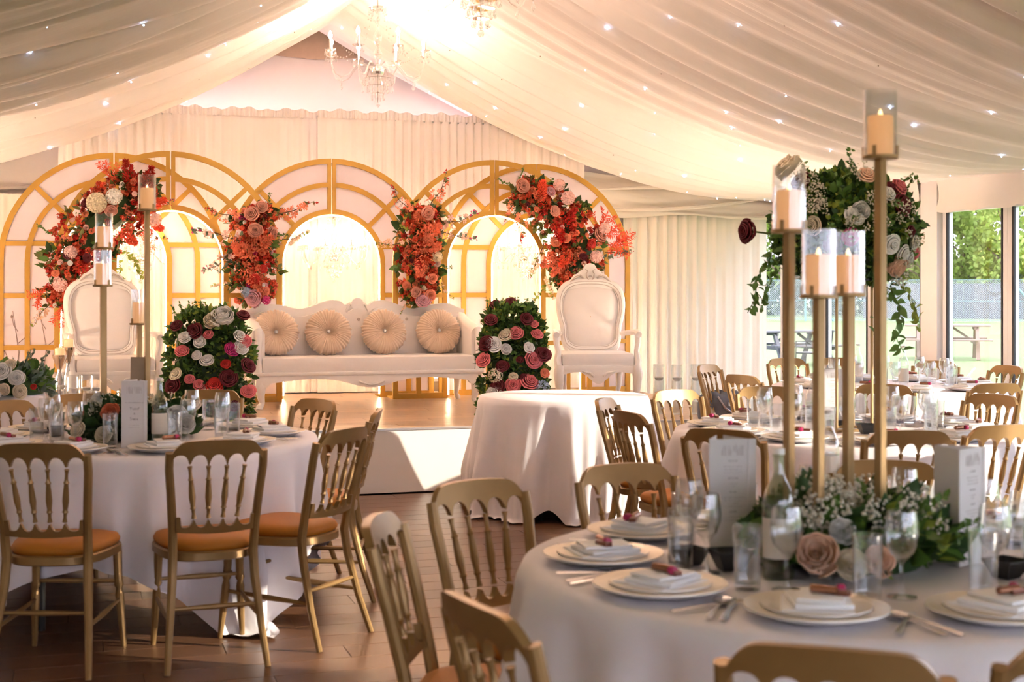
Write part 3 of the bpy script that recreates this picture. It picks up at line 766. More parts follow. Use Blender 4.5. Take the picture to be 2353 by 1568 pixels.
# ================================================================== dining tables
TH = 0.765
TABLES = {                      # plan position (L, t) of each table's centre
    'left': dict(c=(-1.78, 6.75), name='left table', R=0.84, corner=R(316), seats=7),
    'front': dict(c=(0.87, 3.65), name='front right table', R=0.84, corner=R(15), seats=34),
    'middle': dict(c=(1.663, 7.10), name='middle right table', R=0.84, corner=R(0), seats=20),
    'window': dict(c=(2.75, 10.35), name='table by the windows', R=0.84, corner=R(30), seats=22),
}
def folding_table(loc, rad, label, group, stubby=False):
    o = thing('round_table', label, 'table', loc, 0.3, group)
    MB().lathe([(0.001, 0.735), (rad - 0.02, 0.735), (rad - 0.012, 0.739), (rad - 0.012, 0.757), (rad - 0.02, 0.760), (0.001, 0.760)], 48).build('tabletop', 'kraft', o)
    for s in (-1, 1):
        for q in (-1, 1):
            MB().tube([(s * rad * 0.30, q * rad * 0.45, 0.735), (s * rad * 0.40, q * rad * 0.45, 0.60), (s * rad * 0.62, q * rad * 0.45, 0.42), (s * rad * 0.66, q * rad * 0.45, 0.30), (s * rad * 0.66, q * rad * 0.45, 0.0)], 0.017, 8).build('leg', 'black_metal', o)
        MB().tube([(s * rad * 0.66, -rad * 0.45, 0.20), (s * rad * 0.66, rad * 0.45, 0.20)], 0.012, 8).build('leg_brace', 'black_metal', o)
    return o
def drape_cloth(rad, side, corner, seed, round_len=None, nfold=14, drop_pow=1.0):
    r = random.Random(seed); ph = [r.uniform(0, 6.28) for _ in range(6)]; n = 288; rows = []
    for k in (0.02, 0.4, 0.75, 0.93):
        rows.append([((rad * k) * math.cos(2 * PI * i / n), rad * k * math.sin(2 * PI * i / n), TH + 0.0015 * math.sin(i * 0.21 + k * 9)) for i in range(n)])
    rows.append([((rad + 0.004) * math.cos(2 * PI * i / n), (rad + 0.004) * math.sin(2 * PI * i / n), TH - 0.001) for i in range(n)])
    NJ = 22
    for j in range(1, NJ + 1):
        row = []
        for i in range(n):
            a = 2 * PI * i / n; b = (a - corner) % (PI / 2)
            if round_len: ov = round_len - 0.12 * math.exp(-(((a - R(241) + PI) % (2 * PI) - PI) / 0.2) ** 2)
            else:
                b0 = min(b, PI / 2 - b); ext = side / 2 / math.cos(PI / 4 - b0)      # corner of the square at b = 0
                ov = ext - rad
            s = ov * j / NJ; z = TH - 0.004 - s
            g = min(1, s / 0.5)
            f = 0.055 * g * math.sin(a * nfold + 1.2 * math.sin(a * 3 + ph[0]) + ph[1] + 0.3 * s) + 0.028 * g * math.sin(a * nfold * 1.9 + ph[2]) + 0.012 * g * math.sin(a * 37 + ph[3] + s * 3)
            if not round_len:
                f += 0.10 * g * math.exp(-(min(b, PI / 2 - b) / 0.13) ** 2) - 0.02 * g
            rr = rad + 0.014 + 0.05 * g + f
            if z < 0.012:
                ex = 0.012 - z; z = 0.008 + 0.022 * (0.5 + 0.5 * math.sin(a * 41 + ex * 30 + ph[4])) * min(1, ex * 12); rr += 0.55 * ex + 0.02 * math.sin(a * 29 + ph[5]) * min(1, ex * 9)
            row.append((rr * math.cos(a), rr * math.sin(a), z))
        rows.append(row)
    m = MB().sheet(rows, close=True); m.f.append(tuple(range(n - 1, -1, -1)))
    return m
seed = 40
for k, T in TABLES.items():
    T['p'] = W(*T['c'])
    folding_table(T['p'], T['R'], 'round folding table under white cloth, the ' + T['name'], 'round dining tables')
    o = drape_cloth(T['R'], 2.6, T['corner'] - YAW, seed).build('tablecloth', 'cloth_white', angle=None, loc=T['p'])
    tag(o, 'square white tablecloth draped over the ' + T['name'], 'tablecloth', 'white cloths on the dining tables'); seed += 1
cp = PX(1295, 9.45)
folding_table(cp, 0.55, 'small round table under plain cloth before the stage', None)
o = drape_cloth(0.555, 0, 0, 51, round_len=0.80, nfold=9).build('tablecloth', 'cloth_white', angle=None, loc=cp)
tag(o, 'white floor-length cloth on the bare round table before the stage', 'tablecloth')

# ------------------------------------------------------------------ banquet chairs
def chair_proto():
    o = thing('banquet_chair', 'x', 'chair', (0, 0, 0), 0)
    def ylean(z): return -0.105 * max(0, (z - 0.44) / 0.45) ** 1.15
    hw = 0.178; sp = (-0.105, -0.035, 0.035, 0.105); cuts = (-hw - 0.0,) + sp + (hw,)
    def scal(x, hi, lo):
        for a, b in zip(cuts, cuts[1:]):
            if a - 1e-6 <= x <= b + 1e-6:
                c, h = (a + b) / 2, (b - a) / 2; q = min(1, abs(x - c) / h)
                return lo + (hi - lo) * math.sqrt(max(0, 1 - q ** 2.4))
        return lo
    xs = nonuniform(-hw, hw, 80)
    bow = lambda x, z: ylean(z) - 0.028 * (1 - (x / 0.19) ** 2)
    ztop = lambda x: 0.893 - 0.012 * (abs(x) / 0.19) ** 2 - 0.066 * max(0, (abs(x) - 0.110) / 0.075) ** 2.4
    MB().slab(xs, ztop, lambda x: min(ztop(x) - 0.01, scal(x, 0.836, 0.780)), -0.011, 0.011, bow).build('top_rail', 'gold_chair', o, angle=35)
    h2 = 0.150
    cuts = (-h2,) + (-0.083, -0.028, 0.028, 0.083) + (h2,)
    xs2 = nonuniform(-h2, h2, 60)
    MB().slab(xs2, lambda x: 2 * 0.575 - scal(x, 0.602, 0.552) if abs(x) < 0.135 else 0.590, lambda x: 0.530 - 0.008 * math.cos(x / h2 * PI / 2), -0.010, 0.010, bow).build('lower_rail', 'gold_chair', o, angle=35)
    for a, b in zip(sp, (-0.083, -0.028, 0.028, 0.083)):
        p, q = Vector((a, bow(a, 0.79), 0.790)), Vector((b, bow(b, 0.585), 0.585))
        fr = (0, 0.08, 0.16, 0.22, 0.25, 0.28, 0.42, 0.60, 0.74, 0.78, 0.81, 0.84, 0.92, 1.0)
        rr = (0.010, 0.0065, 0.0065, 0.008, 0.0118, 0.0085, 0.0112, 0.0132, 0.0095, 0.009, 0.0118, 0.0075, 0.0065, 0.010)
        MB().tube([p.lerp(q, f) for f in fr], list(rr), 8).build('spindle', 'gold_chair', o)
    for s in (-1, 1):
        pts = [(s * 0.192, -0.115, 0.0), (s * 0.176, -0.060, 0.16), (s * 0.160, -0.014, 0.34), (s * 0.156, 0.0, 0.44), (s * 0.160, ylean(0.55), 0.55), (s * 0.170, ylean(0.68), 0.68), (s * 0.180, ylean(0.78), 0.78), (s * 0.180, ylean(0.84), 0.845)]
        MB().tube(pts, [0.0125, 0.015, 0.018, 0.019, 0.0175, 0.017, 0.017, 0.0165], 9).build('back_post', 'gold_chair', o)
        fl = [(s * 0.165, 0.365, 0.415), (s * 0.168, 0.370, 0.30), (s * 0.169, 0.372, 0.275), (s * 0.170, 0.373, 0.26), (s * 0.171, 0.374, 0.245), (s * 0.172, 0.376, 0.22), (s * 0.178, 0.388, 0.10), (s * 0.184, 0.398, 0.0)]
        MB().tube(fl, [0.019, 0.0165, 0.0165, 0.020, 0.0125, 0.0175, 0.015, 0.0105], 9).build('front_leg', 'gold_chair', o)
        MB().tube([(s * 0.172, -0.052, 0.185), (s * 0.172, 0.06, 0.188), (s * 0.172, 0.16, 0.191), (s * 0.172, 0.26, 0.195), (s * 0.172, 0.377, 0.20)], [0.007, 0.0095, 0.012, 0.0095, 0.007], 7).build('stretcher', 'gold_chair', o)
    MB().tube([(-0.169, 0.372, 0.275), (-0.08, 0.372, 0.275), (0, 0.372, 0.275), (0.08, 0.372, 0.275), (0.169, 0.372, 0.275)], [0.007, 0.009, 0.0115, 0.009, 0.007], 7).build('stretcher', 'gold_chair', o)
    MB().tube([(-0.170, -0.040, 0.235), (0, -0.040, 0.235), (0.170, -0.040, 0.235)], [0.007, 0.0115, 0.007], 7).build('stretcher', 'gold_chair', o)
    def ring(k, z, n=44):
        out = []
        for i in range(n):
            a = 2 * PI * i / n; c, s = math.cos(a), math.sin(a)
            x = math.copysign(abs(c) ** 0.62, c); y = math.copysign(abs(s) ** 0.62, s)
            out.append(((0.195 + 0.026 * y) * x * k, 0.190 + 0.210 * y * k, z))
        return out
    m = MB().sheet([ring(0.97, 0.408), ring(1.0, 0.412), ring(1.0, 0.440), ring(0.97, 0.446)], close=True)
    m.f.append(tuple(range(43, -1, -1))); m.f.append(tuple(range(3 * 44, 4 * 44))); m.build('seat_frame', 'gold_chair', o)
    m = MB().sheet([ring(0.93, 0.446), ring(0.97, 0.455), ring(0.98, 0.466), ring(0.93, 0.482), ring(0.75, 0.492), ring(0.4, 0.496), ring(0.05, 0.497)], close=True)
    m.f.append(tuple(range(6 * 44, 7 * 44))); m.build('seat_pad', 'seat_pad', o, angle=None)
    return o
CH = chair_proto(); used = [False]
def clock(dL, dt):
    h = round(math.degrees(math.atan2(dL, dt)) / 30) % 12
    return ['twelve', 'one', 'two', 'three', 'four', 'five', 'six', 'seven', 'eight', 'nine', 'ten', 'eleven'][h]
CHAIRS = [   # table, px and py of the middle of the top rail, turn of the chair (deg) off the line to the table centre, what tells it apart
    ('left', 85, 1020, 0, 'seen from behind, cut by the left edge'), ('left', 502, 1012, -6, 'seen from behind, orange seat in full view'),
    ('left', 798, 985, 10, 'turned side-on, its seat pushed against the cloth'), ('left', 868, 941, -4, 'almost edge-on at the aisle'),
    ('left', 731, 918, 0, 'facing the table beside the stage edge'), ('left', 486, 897, 0, 'only its top rail above the glasses'),
    ('left', 182, 906, 0, 'behind the candle stand flowers'), ('left', 8, 922, 0, 'cut by the left edge, behind the tumblers'),
    ('front', 1088, 1106, -16, 'pale back turned to the aisle'), ('front', 866, 1190, -9, 'edge-on, standing away in the aisle'),
    ('front', 1090, 1382, -20, 'large and close, top rail slanting down'), ('front', 1908, 1488, -4, 'close up, only its top rail in frame'),
    ('front', 2560, 1475, 0, 'cut off by the right edge'), ('front', 1432, 1068, 0, 'facing the camera behind two tumblers'),
    ('front', 2040, 1060, 4, 'lit orange behind the candle poles'),
    ('middle', 1655, 987, 0, 'seen from behind, above the menu card'), ('middle', 2092, 990, 0, 'seen from behind between poles and menu'),
    ('middle', 2306, 977, 0, 'seen from behind at the right edge'), ('middle', 1386, 917, 0, 'edge-on beside the bare round table'),
    ('middle', 1441, 946, 4, 'brown-lit, beside the bare round table'), ('middle', 1549, 897, 0, 'facing right beside the glass cylinders'),
    ('middle', 1758, 889, 0, 'pale rail behind the wine glasses'), ('middle', 2032, 884, 0, 'half hidden by the tall flower stand'),
    ('middle', 2284, 907, -4, 'lit orange, facing the table'),
    ('window', 2292, 885, 6, 'dark back towards the camera'), ('window', 1624, 839, -12, 'sunlit edge, beside the cream curtain'),
    ('window', 1702, 862, 0, 'turned towards the corner'), ('window', 1806, 824, 0, 'bright rail against the corner window'),
    ('window', 1925, 823, 0, 'behind the candle poles by the glass'), ('window', 2152, 830, 0, 'before the picnic bench window'),
    ('window', 2318, 841, 0, 'at the right edge by the glass'),
]
for tb, px, py, turn, what in CHAIRS:
    T = TABLES[tb]; t = (EYE - 0.89) * FPX / (py - HORIZON)
    if px == 2292: t = 8.75
    L = (px - 1176.5) / FPX * t
    p = W(L, t); d = (T['p'] - p); dist = d.length; d.normalize()
    ck = clock(L - T['c'][0], t - T['c'][1])
    d = Matrix.Rotation(R(turn), 3, 'Z') @ d
    q = p + d * 0.12
    lb = 'gold spindle chair, %s, %s' % (T['name'], what)
    if not used[0]:
        used[0] = True; CH.location = (q.x, q.y, 0); CH.rotation_euler = (0, 0, face_rz(d)); CH['label'] = lb; CH['group'] = 'gold banquet chairs'
    else: copy_tree(CH, (q.x, q.y, 0), face_rz(d), lb, 'gold banquet chairs')

# ------------------------------------------------------------------ tableware
plate_me = MB().lathe([(0.001, 0.006), (0.095, 0.006), (0.105, 0.010), (0.150, 0.021), (0.156, 0.024), (0.157, 0.021), (0.108, 0.004), (0.09, 0.0), (0.001, 0.0)], 40).mesh('plate_body', 'china')
rim_me = MB().lathe([(0.151, 0.0225), (0.156, 0.0245), (0.1565, 0.022)], 40).mesh('gilt_rim', 'china_rim')
wine_me = MB().lathe([(0.001, 0.0015), (0.030, 0.003), (0.035, 0.0015), (0.0345, 0.004), (0.008, 0.010), (0.0042, 0.030), (0.0040, 0.075), (0.010, 0.086), (0.028, 0.104), (0.037, 0.130), (0.0385, 0.150), (0.035, 0.180), (0.0325, 0.198), (0.0315, 0.198), (0.034, 0.178), (0.0375, 0.150), (0.036, 0.131), (0.027, 0.106), (0.008, 0.090), (0.0005, 0.089)], 22).mesh('wine_glass', 'glass')
tumb_me = MB().lathe([(0.001, 0.0), (0.029, 0.0), (0.0305, 0.004), (0.035, 0.150), (0.0338, 0.1505), (0.0295, 0.014), (0.001, 0.012)], 22).mesh('tumbler', 'glass')
def napkin_mesh():
    m = MB(); rows = []
    for (k, z) in ((1.0, 0.0), (1.01, 0.006), (0.99, 0.012), (0.97, 0.014)):
        rows.append([(0.075 * k * (1 if i in (1, 2) else -1) + (0.004 if i == 1 else 0), 0.085 * k * (1 if i >= 2 else -1), z) for i in range(4)])
    m.sheet(rows, close=True); m.f.append((3, 2, 1, 0)); m.f.append((12, 13, 14, 15))
    m.box((0.006, 0.004, 0.020), (0.125, 0.14, 0.012), Matrix.Rotation(R(9), 3, 'Z'), bev=0.004)
    m.box((0.012, -0.002, 0.031), (0.10, 0.125, 0.009), Matrix.Rotation(R(-5), 3, 'Z'), bev=0.004)
    return m
nap_me = napkin_mesh().mesh('napkin', 'napkin', angle=30)
tube_me = MB().lathe([(0.0005, -0.040), (0.010, -0.038), (0.0105, 0.0), (0.010, 0.030), (0.0005, 0.031)], 12).mesh('wrapped_tube', 'rosegold')
cap_me = MB().lathe([(0.0005, 0.030), (0.0125, 0.031), (0.0135, 0.040), (0.011, 0.050), (0.0005, 0.052)], 12).mesh('bright_cap', 'magenta')
bar_me = MB().box((0, 0, 0), (0.055, 0.020, 0.012), bev=0.003).mesh('wrapped_bar', 'choc')
def blade(pts, ws, th):
    m = MB(); rows = []
    for (y, z), w in zip(pts, ws): rows.append([(-w, y, z), (0, y, z + th), (w, y, z), (0, y, z - th * 0.6)])
    m.sheet(rows, close=True); m.f.append((0, 1, 2, 3)); e = len(m.v) - 4; m.f.append((e + 3, e + 2, e + 1, e)); return m
knife_me = blade([(-0.11, 0.004), (-0.08, 0.005), (-0.01, 0.005), (0.0, 0.005), (0.04, 0.004), (0.10, 0.004), (0.115, 0.004)], [0.006, 0.0085, 0.006, 0.0055, 0.0095, 0.009, 0.002], 0.003).mesh('knife', 'steel')
m = blade([(-0.10, 0.005), (-0.07, 0.006), (0.0, 0.007), (0.04, 0.005), (0.055, 0.004)], [0.007, 0.008, 0.004, 0.008, 0.011], 0.002)
for k in range(4): m.tube([(-0.009 + 0.006 * k, 0.053, 0.004), (-0.009 + 0.006 * k, 0.075, 0.004), (-0.008 + 0.0055 * k, 0.10, 0.007)], [0.0016, 0.0015, 0.001], 5)
fork_me = m.mesh('fork', 'steel')
m = blade([(-0.10, 0.005), (-0.07, 0.006), (0.0, 0.007), (0.045, 0.005)], [0.007, 0.008, 0.004, 0.005], 0.002)
m.lathe([(0.0005, -0.006), (0.012, -0.004), (0.019, 0.001), (0.020, 0.004), (0.017, 0.002), (0.0005, -0.003)], 16, (0, 0.075, 0.006), Matrix.Diagonal((1, 1.6, 1)))
spoon_me = m.mesh('spoon', 'steel')
def clear_pal(name, me, loc, rz, label, cat, group, scl=None):
    o = ob(name, me, None, loc, (0, 0, rz), scl); return tag(o, label, cat, group)
def place(tb, ang, r=random.Random(2), cutlery=True, glasses=True, gdist=0.36):
    """one place setting; ang is measured in the camera's plan frame from the right, anticlockwise"""
    T = TABLES[tb]; u = Vector((math.cos(ang - YAW), math.sin(ang - YAW), 0)); v = Vector((-u.y, u.x, 0))
    ck = clock(math.cos(ang), math.sin(ang)); nm = 'at the %s-o\'clock place of the %s' % (ck, T['name'])
    z = Vector((0, 0, TH + 0.003)); rz = face_rz(-u)
    pc = T['p'] + u * 0.635 + z
    o = thing('charger_plate', 'white charger plate with gilt rim ' + nm, 'plate', pc, 0, 'charger plates'); ob('plate_body', plate_me, o); ob('gilt_rim', rim_me, o)
    q = pc + Vector((0, 0, 0.0075))
    o = thing('side_plate', 'smaller white plate on the charger ' + nm, 'plate', q, 0, 'smaller plates'); ob('plate_body', plate_me, o, scl=(0.76, 0.76, 0.8)); ob('gilt_rim', rim_me, o, scl=(0.76, 0.76, 0.8))
    a = r.uniform(-0.4, 0.4)
    nk = clear_pal('napkin', nap_me, q + Vector((0, 0, 0.007)), rz + a, 'folded white napkin ' + nm, 'napkin', 'folded napkins')
    top = q + Vector((0, 0, 0.0435))
    sw = thing('wrapped_sweet', 'rose-gold wrapped sweet with magenta cap ' + nm, 'sweet', top + u * 0.01, rz + a, 'wrapped sweets on the napkins'); sw.scale = (0.85, 0.85, 0.85)
    for nm_, me in (('wrapped_tube', tube_me), ('bright_cap', cap_me)):
        ob(nm_, me, sw, (0.025, 0.0, 0.0105), (0, R(90), R(r.uniform(-25, 25))))
    br = clear_pal('wrapped_bar', bar_me, top + v * 0.045 + Vector((0, 0, 0.004)), rz + r.uniform(-0.6, 0.6), 'small brown wrapped chocolate ' + nm, 'chocolate', 'wrapped chocolates')
    zz = T['p'] + z
    if cutlery:
        clear_pal('knife', knife_me, zz + u * 0.655 - v * 0.185, rz + R(4), 'steel knife ' + nm, 'knife', 'knives')
        clear_pal('fork', fork_me, zz + u * 0.655 + v * 0.185, rz + R(-3), 'steel fork ' + nm, 'fork', 'forks')
        clear_pal('spoon', spoon_me, zz + u * 0.655 - v * 0.212, rz + R(2), 'steel spoon ' + nm, 'spoon', 'spoons')
    if glasses:
        clear_pal('wine_glass', wine_me, zz + u * (gdist + 0.045) - v * 0.10, 0, 'empty stemmed wine glass ' + nm, 'wine glass', 'stemmed wine glasses')
        clear_pal('tumbler', tumb_me, zz + u * (gdist + 0.05) - v * 0.19, 0, 'tall clear tumbler ' + nm, 'tumbler', 'clear tumblers')
for tb, skip in (('left', ()), ('front', ()), ('middle', ()), ('window', ())):
    for k in range(10):
        place(tb, R(TABLES[tb]['seats'] + 36 * k), cutlery=(tb != 'window'))

# ------------------------------------------------------------------ candle stands
CAND = MB().lathe([(0.0005, 0.0), (0.031, 0.0), (0.032, 0.004), (0.032, 0.094), (0.029, 0.098), (0.02, 0.092), (0.0005, 0.091)], 22).mesh('wax_body', 'wax')
TIP = MB().lathe([(0.0005, 0.088), (0.005, 0.094), (0.006, 0.100), (0.004, 0.108), (0.0005, 0.116)], 10).mesh('flame_tip', 'candle_tip')
HUR = MB().lathe([(0.0395, 0.0), (0.0395, 0.160), (0.0405, 0.1605), (0.0412, 0.160), (0.0412, 0.0)], 26).mesh('hurricane_glass', 'glass')
def candle_stand(tb, poles, label, group):
    T = TABLES[tb]; o = thing('candle_stand', label, 'candle stand', T['p'] + Vector((0, 0, TH + 0.002)), -YAW, group)
    MB().lathe([(0.001, 0.0), (0.16, 0.0), (0.16, 0.010), (0.15, 0.014), (0.001, 0.014)], 32).build('base', 'gold_metal', o)
    for dL, dt, h, lb in poles:
        MB().box((dL, dt, (h - TH + 0.008) / 2), (0.022, 0.022, h - TH - 0.008), Matrix.Rotation(R(32), 3, 'Z'), bev=0.0015).build('pole', 'gold_metal', o, angle=30)
        hd = MB().lathe([(0.001, 0.0), (0.043, 0.0), (0.0455, 0.003), (0.0455, 0.009), (0.043, 0.010), (0.001, 0.009)], 24).build('holder', 'gold_metal', o, loc=(dL, dt, h - TH))
        for k in range(4):
            a = PI / 4 + k * PI / 2 + 0.2
            MB().box((0.0445 * math.cos(a), 0.0445 * math.sin(a), 0.016), (0.010, 0.003, 0.032), Matrix.Rotation(a + PI / 2, 3, 'Z')).build('prong', 'gold_metal', hd, smooth=False)
        w = o.matrix_basis @ Vector((dL, dt, h - TH + 0.0105))
        c = thing('pillar_candle', 'cream pillar candle in the %s' % lb, 'candle', w, 0, 'cream pillar candles'); ob('wax_body', CAND, c); ob('flame_tip', TIP, c)
        g = ob('hurricane_glass', HUR, None, w); tag(g, 'clear glass cylinder around the candle in the %s' % lb, 'glass cylinder', 'glass candle cylinders')
def polepos(tb, px, dt):
    T = TABLES[tb]; t = T['c'][1] + dt; return ((px - 1176.5) / FPX * t - T['c'][0], dt)
def zat(py, t): return EYE + (HORIZON - py) / FPX * t
fl = []
for px, py, dt, lb in ((1813, 538, -0.07, 'second tallest holder of the front stand'), (1881, 688, -0.14, 'lowest holder of the front stand'), (1949, 684, 0.05, 'second lowest holder of the front stand'), (2023, 368, -0.10, 'tallest holder of the front stand')):
    a, b = polepos('front', px, dt); fl.append((a, b, zat(py, 3.65 + dt), lb))
candle_stand('front', fl, 'gold four-pole candle stand in flowers on the front table', 'gold candle stands')
fl = []
for px, py, dt, lb in ((239, 574, 0.05, 'second tallest holder of the left stand'), (236, 660, -0.10, 'second lowest holder of the left stand'), (338, 486, -0.02, 'tallest holder of the left stand'), (320, 748, 0.08, 'lowest holder of the left stand')):
    a, b = polepos('left', px, dt); fl.append((a, b, zat(py, 6.75 + dt), lb))
candle_stand('left', fl, 'gold four-pole candle stand in flowers on the left table', 'gold candle stands')

# ------------------------------------------------------------------ menus, bottles, bowls
def text(parent, body, size, loc, mt, align='CENTER', rot=(R(90), 0, 0), name='lettering', sx=1.0):
    cu = bpy.data.curves.new(name, 'FONT'); cu.body = body; cu.size = size; cu.align_x = align; cu.extrude = 0.0001; cu.materials.append(M[mt])
    tmp = bpy.data.objects.new('tmp', cu); C.objects.link(tmp); bpy.context.view_layer.update()
    me = bpy.data.meshes.new_from_object(tmp.evaluated_get(bpy.context.evaluated_depsgraph_get())); bpy.data.objects.remove(tmp)
    return ob(name, me, parent, loc, rot)
def menu(px, py, facing, label, lines, w=0.112, h=0.297, back=True):
    t = (EYE - TH) * FPX / (py - HORIZON); p = PX(px, t, TH + 0.003)
    o = thing('menu_card', label, 'menu', p, -YAW + R(facing), 'folded menu cards')
    MB().box((0, 0, h / 2), (w, 0.0014, h)).build('front_panel', 'paper', o, smooth=False)
    MB().box((-w / 2 + 0.022, 0.052, h / 2), (0.0014, 0.114, h), Matrix.Rotation(R(-24), 3, 'Z')).build('side_panel', 'paper', o, smooth=False)
    if back:
        MB().box((0.022, 0.050, h / 2), (0.0014, 0.116, h), Matrix.Rotation(R(22), 3, 'Z')).build('rear_panel', 'paper', o, smooth=False)
    lines(o, int(px))
    return o
def strokes(parent, w, hgt, z, mt, n, seed, tall=False):
    """print too fine to read: rows of little strokes"""
    r = random.Random(seed); m = MB(); x = -w / 2
    while x < w / 2:
        b = r.uniform(0.5, 1.0) * hgt if not tall else r.choice((1, 1, 0.8, 0.55)) * hgt; q = (0.0011 if not tall else 0.0014); g = r.uniform(1.6, 2.6) * q
        z0 = 0 if not tall else r.choice((0, 0, 0.4)) * hgt * (b < hgt)
        m.box((x, -0.0010, z + z0 + b / 2), (q, 0.0004, b)); 
        if r.random() < 0.55: m.box((x + g / 2, -0.0010, z + r.choice((0.1, 0.5, 0.9)) * hgt), (g, 0.0004, q * 0.8))
        x += g + (q * 2.5 if r.random() < 0.22 else 0)
    return m.build('print_line' if not tall else 'print_heading', mt, parent, smooth=False)
def bodyl(o, seed):
    strokes(o, 0.062, 0.027, 0.252, 'ink_pale', 0, seed, True)
    for k, (z, w, h, mt) in enumerate(((0.236, 0.024, 0.0042, 'ink'), (0.221, 0.052, 0.003, 'ink_pale'), (0.213, 0.046, 0.003, 'ink_pale'), (0.205, 0.050, 0.003, 'ink_pale'), (0.189, 0.026, 0.0042, 'ink'), (0.175, 0.022, 0.003, 'ink_pale'), (0.168, 0.010, 0.003, 'ink_pale'),
                                       (0.152, 0.018, 0.0042, 'ink'), (0.137, 0.068, 0.003, 'ink_pale'), (0.129, 0.048, 0.003, 'ink_pale'), (0.121, 0.030, 0.003, 'ink_pale'), (0.113, 0.052, 0.003, 'ink_pale'), (0.098, 0.020, 0.0042, 'ink'), (0.084, 0.064, 0.003, 'ink_pale'), (0.076, 0.05, 0.003, 'ink_pale'))):
        strokes(o, w, h, z, mt, 0, seed + k)
def names(o, seed):
    strokes(o, 0.066, 0.030, 0.240, 'ink_pale', 0, seed, True); strokes(o, 0.078, 0.0045, 0.198, 'ink', 0, seed + 1)
    text(o, 'Yusuf', 0.019, (0, -0.0012, 0.168), 'ink'); text(o, '&', 0.013, (0, -0.0012, 0.147), 'ink')
    text(o, 'S', 0.019, (-0.016, -0.0012, 0.122), 'ink'); strokes(o, 0.028, 0.010, 0.122, 'ink', 0, seed + 2).location.x = 0.006
    strokes(o, 0.044, 0.0032, 0.098, 'ink_pale', 0, seed + 3); strokes(o, 0.052, 0.0032, 0.088, 'ink_pale', 0, seed + 4)
menu(1684, 1264, 6, 'tall folded menu card beside the black bowls on the front table', bodyl, w=0.128)
menu(309, 1031, 2, 'menu card with two names on the left table', names)
menu(1914, 984, 8, 'folded menu card on the middle right table behind the poles', bodyl, w=0.112)
o = menu(2235, 1300, 40, 'folded menu card with blank side towards camera, right of the flowers', bodyl, w=0.118)
# kraft-backed table number card behind the left menu
p = PX(322, 6.75, TH + 0.003); o = MB().box((0, 0, 0.19), (0.095, 0.002, 0.38), Matrix.Rotation(R(-3), 3, 'X')).build('card', 'kraft', smooth=False); o.location = p; o.rotation_euler = (0, 0, -YAW); tag(o, 'tall tan card standing behind the left menu', 'card')

def bottle(px, py, label, h=0.30, r=0.037, mt='glass_bottle', lab=True, cap='upvc', z0=None):
    t = (EYE - TH) * FPX / (py - HORIZON); p = PX(px, t, TH + 0.003)
    o = thing('bottle', label, 'bottle', p, -YAW, 'glass bottles on the tables')
    pr_ = [(0.001, 0.0), (r - 0.003, 0.0), (r, 0.004), (r, h * 0.56), (r * 0.96, h * 0.62), (r * 0.72, h * 0.70), (r * 0.42, h * 0.77), (0.0135, h * 0.82), (0.0125, h * 0.93), (0.0145, h * 0.935), (0.0145, h * 0.955)]
    MB().lathe(pr_, 24).build('bottle_body', mt, o)
    MB().lathe([(0.001, h * 0.955), (0.0155, h * 0.955), (0.0155, h), (0.001, h)], 16).build('cap', cap, o)
    MB().lathe([(0.001, 0.006), (r - 0.004, 0.006), (r - 0.004, h * 0.50), (0.001, h * 0.50)], 20).build('water', 'water', o)
    if lab:
        l = MB().sheet([[((r + 0.0008) * math.sin(a), -(r + 0.0008) * math.cos(a), z) for a in nonuniform(-1.5, 1.5, 20)] for z in (h * 0.16, h * 0.47)]).build('label', 'label_cream', o, angle=None)
bottle(1789, 1330, 'green-tinted bottle with cream label on the front table', 0.315, 0.039)
bottle(367, 1022, 'green-tinted bottle with white label beside the left menu', 0.300, 0.036)
bottle(2076, 893, 'clear bottle on the table by the windows, before the picnic bench', 0.30, 0.036, mt='glass')
bottle(1972, 880, 'clear bottle by the windows, left of the flower stand rods', 0.29, 0.036, mt='glass')
bottle(1868, 995, 'clear bottle on the middle right table beside a candle pole', 0.29, 0.038, mt='glass', lab=False)
bottle(1905, 1140, 'pale bottle behind the candle poles on the front table', 0.29, 0.034, mt='glass', lab=True)
BOWL = MB().lathe([(0.001, 0.004), (0.034, 0.004), (0.062, 0.050), (0.064, 0.050), (0.064, 0.046), (0.037, 0.0), (0.001, 0.0)], 4, rot=Matrix.Rotation(PI / 4, 3, 'Z')).mesh('dip_bowl', 'black_plastic', smooth=False)
for px, py, rz, s, lb in ((1678, 1312, 0.2, 1.0, 'square black dip bowl below the menu on the front table'), (1583, 1300, 0.5, 0.85, 'square black dip bowl behind the wine glass on the front table'),
                    (1992, 998, 0.1, 0.95, 'square black dip bowl on the middle table beside the flower stand rod'), (1924, 984, 0.3, 0.8, 'square black dip bowl at the foot of the middle menu'),
                    (2312, 1330, 0.6, 0.9, 'square black dip bowl at the right edge of the front table'), (1972, 873, 0.3, 0.8, 'square black dip bowl on the table by the windows'), (130, 1003, 0.2, 0.9, 'square black dip bowl behind wine glasses on the left table')):
    t = (EYE - TH) * FPX / (py - HORIZON)
    o = ob('dip_bowl', BOWL, None, PX(px, t, TH + 0.003), (0, 0, rz - YAW), s); tag(o, lb, 'bowl', 'black dip bowls')

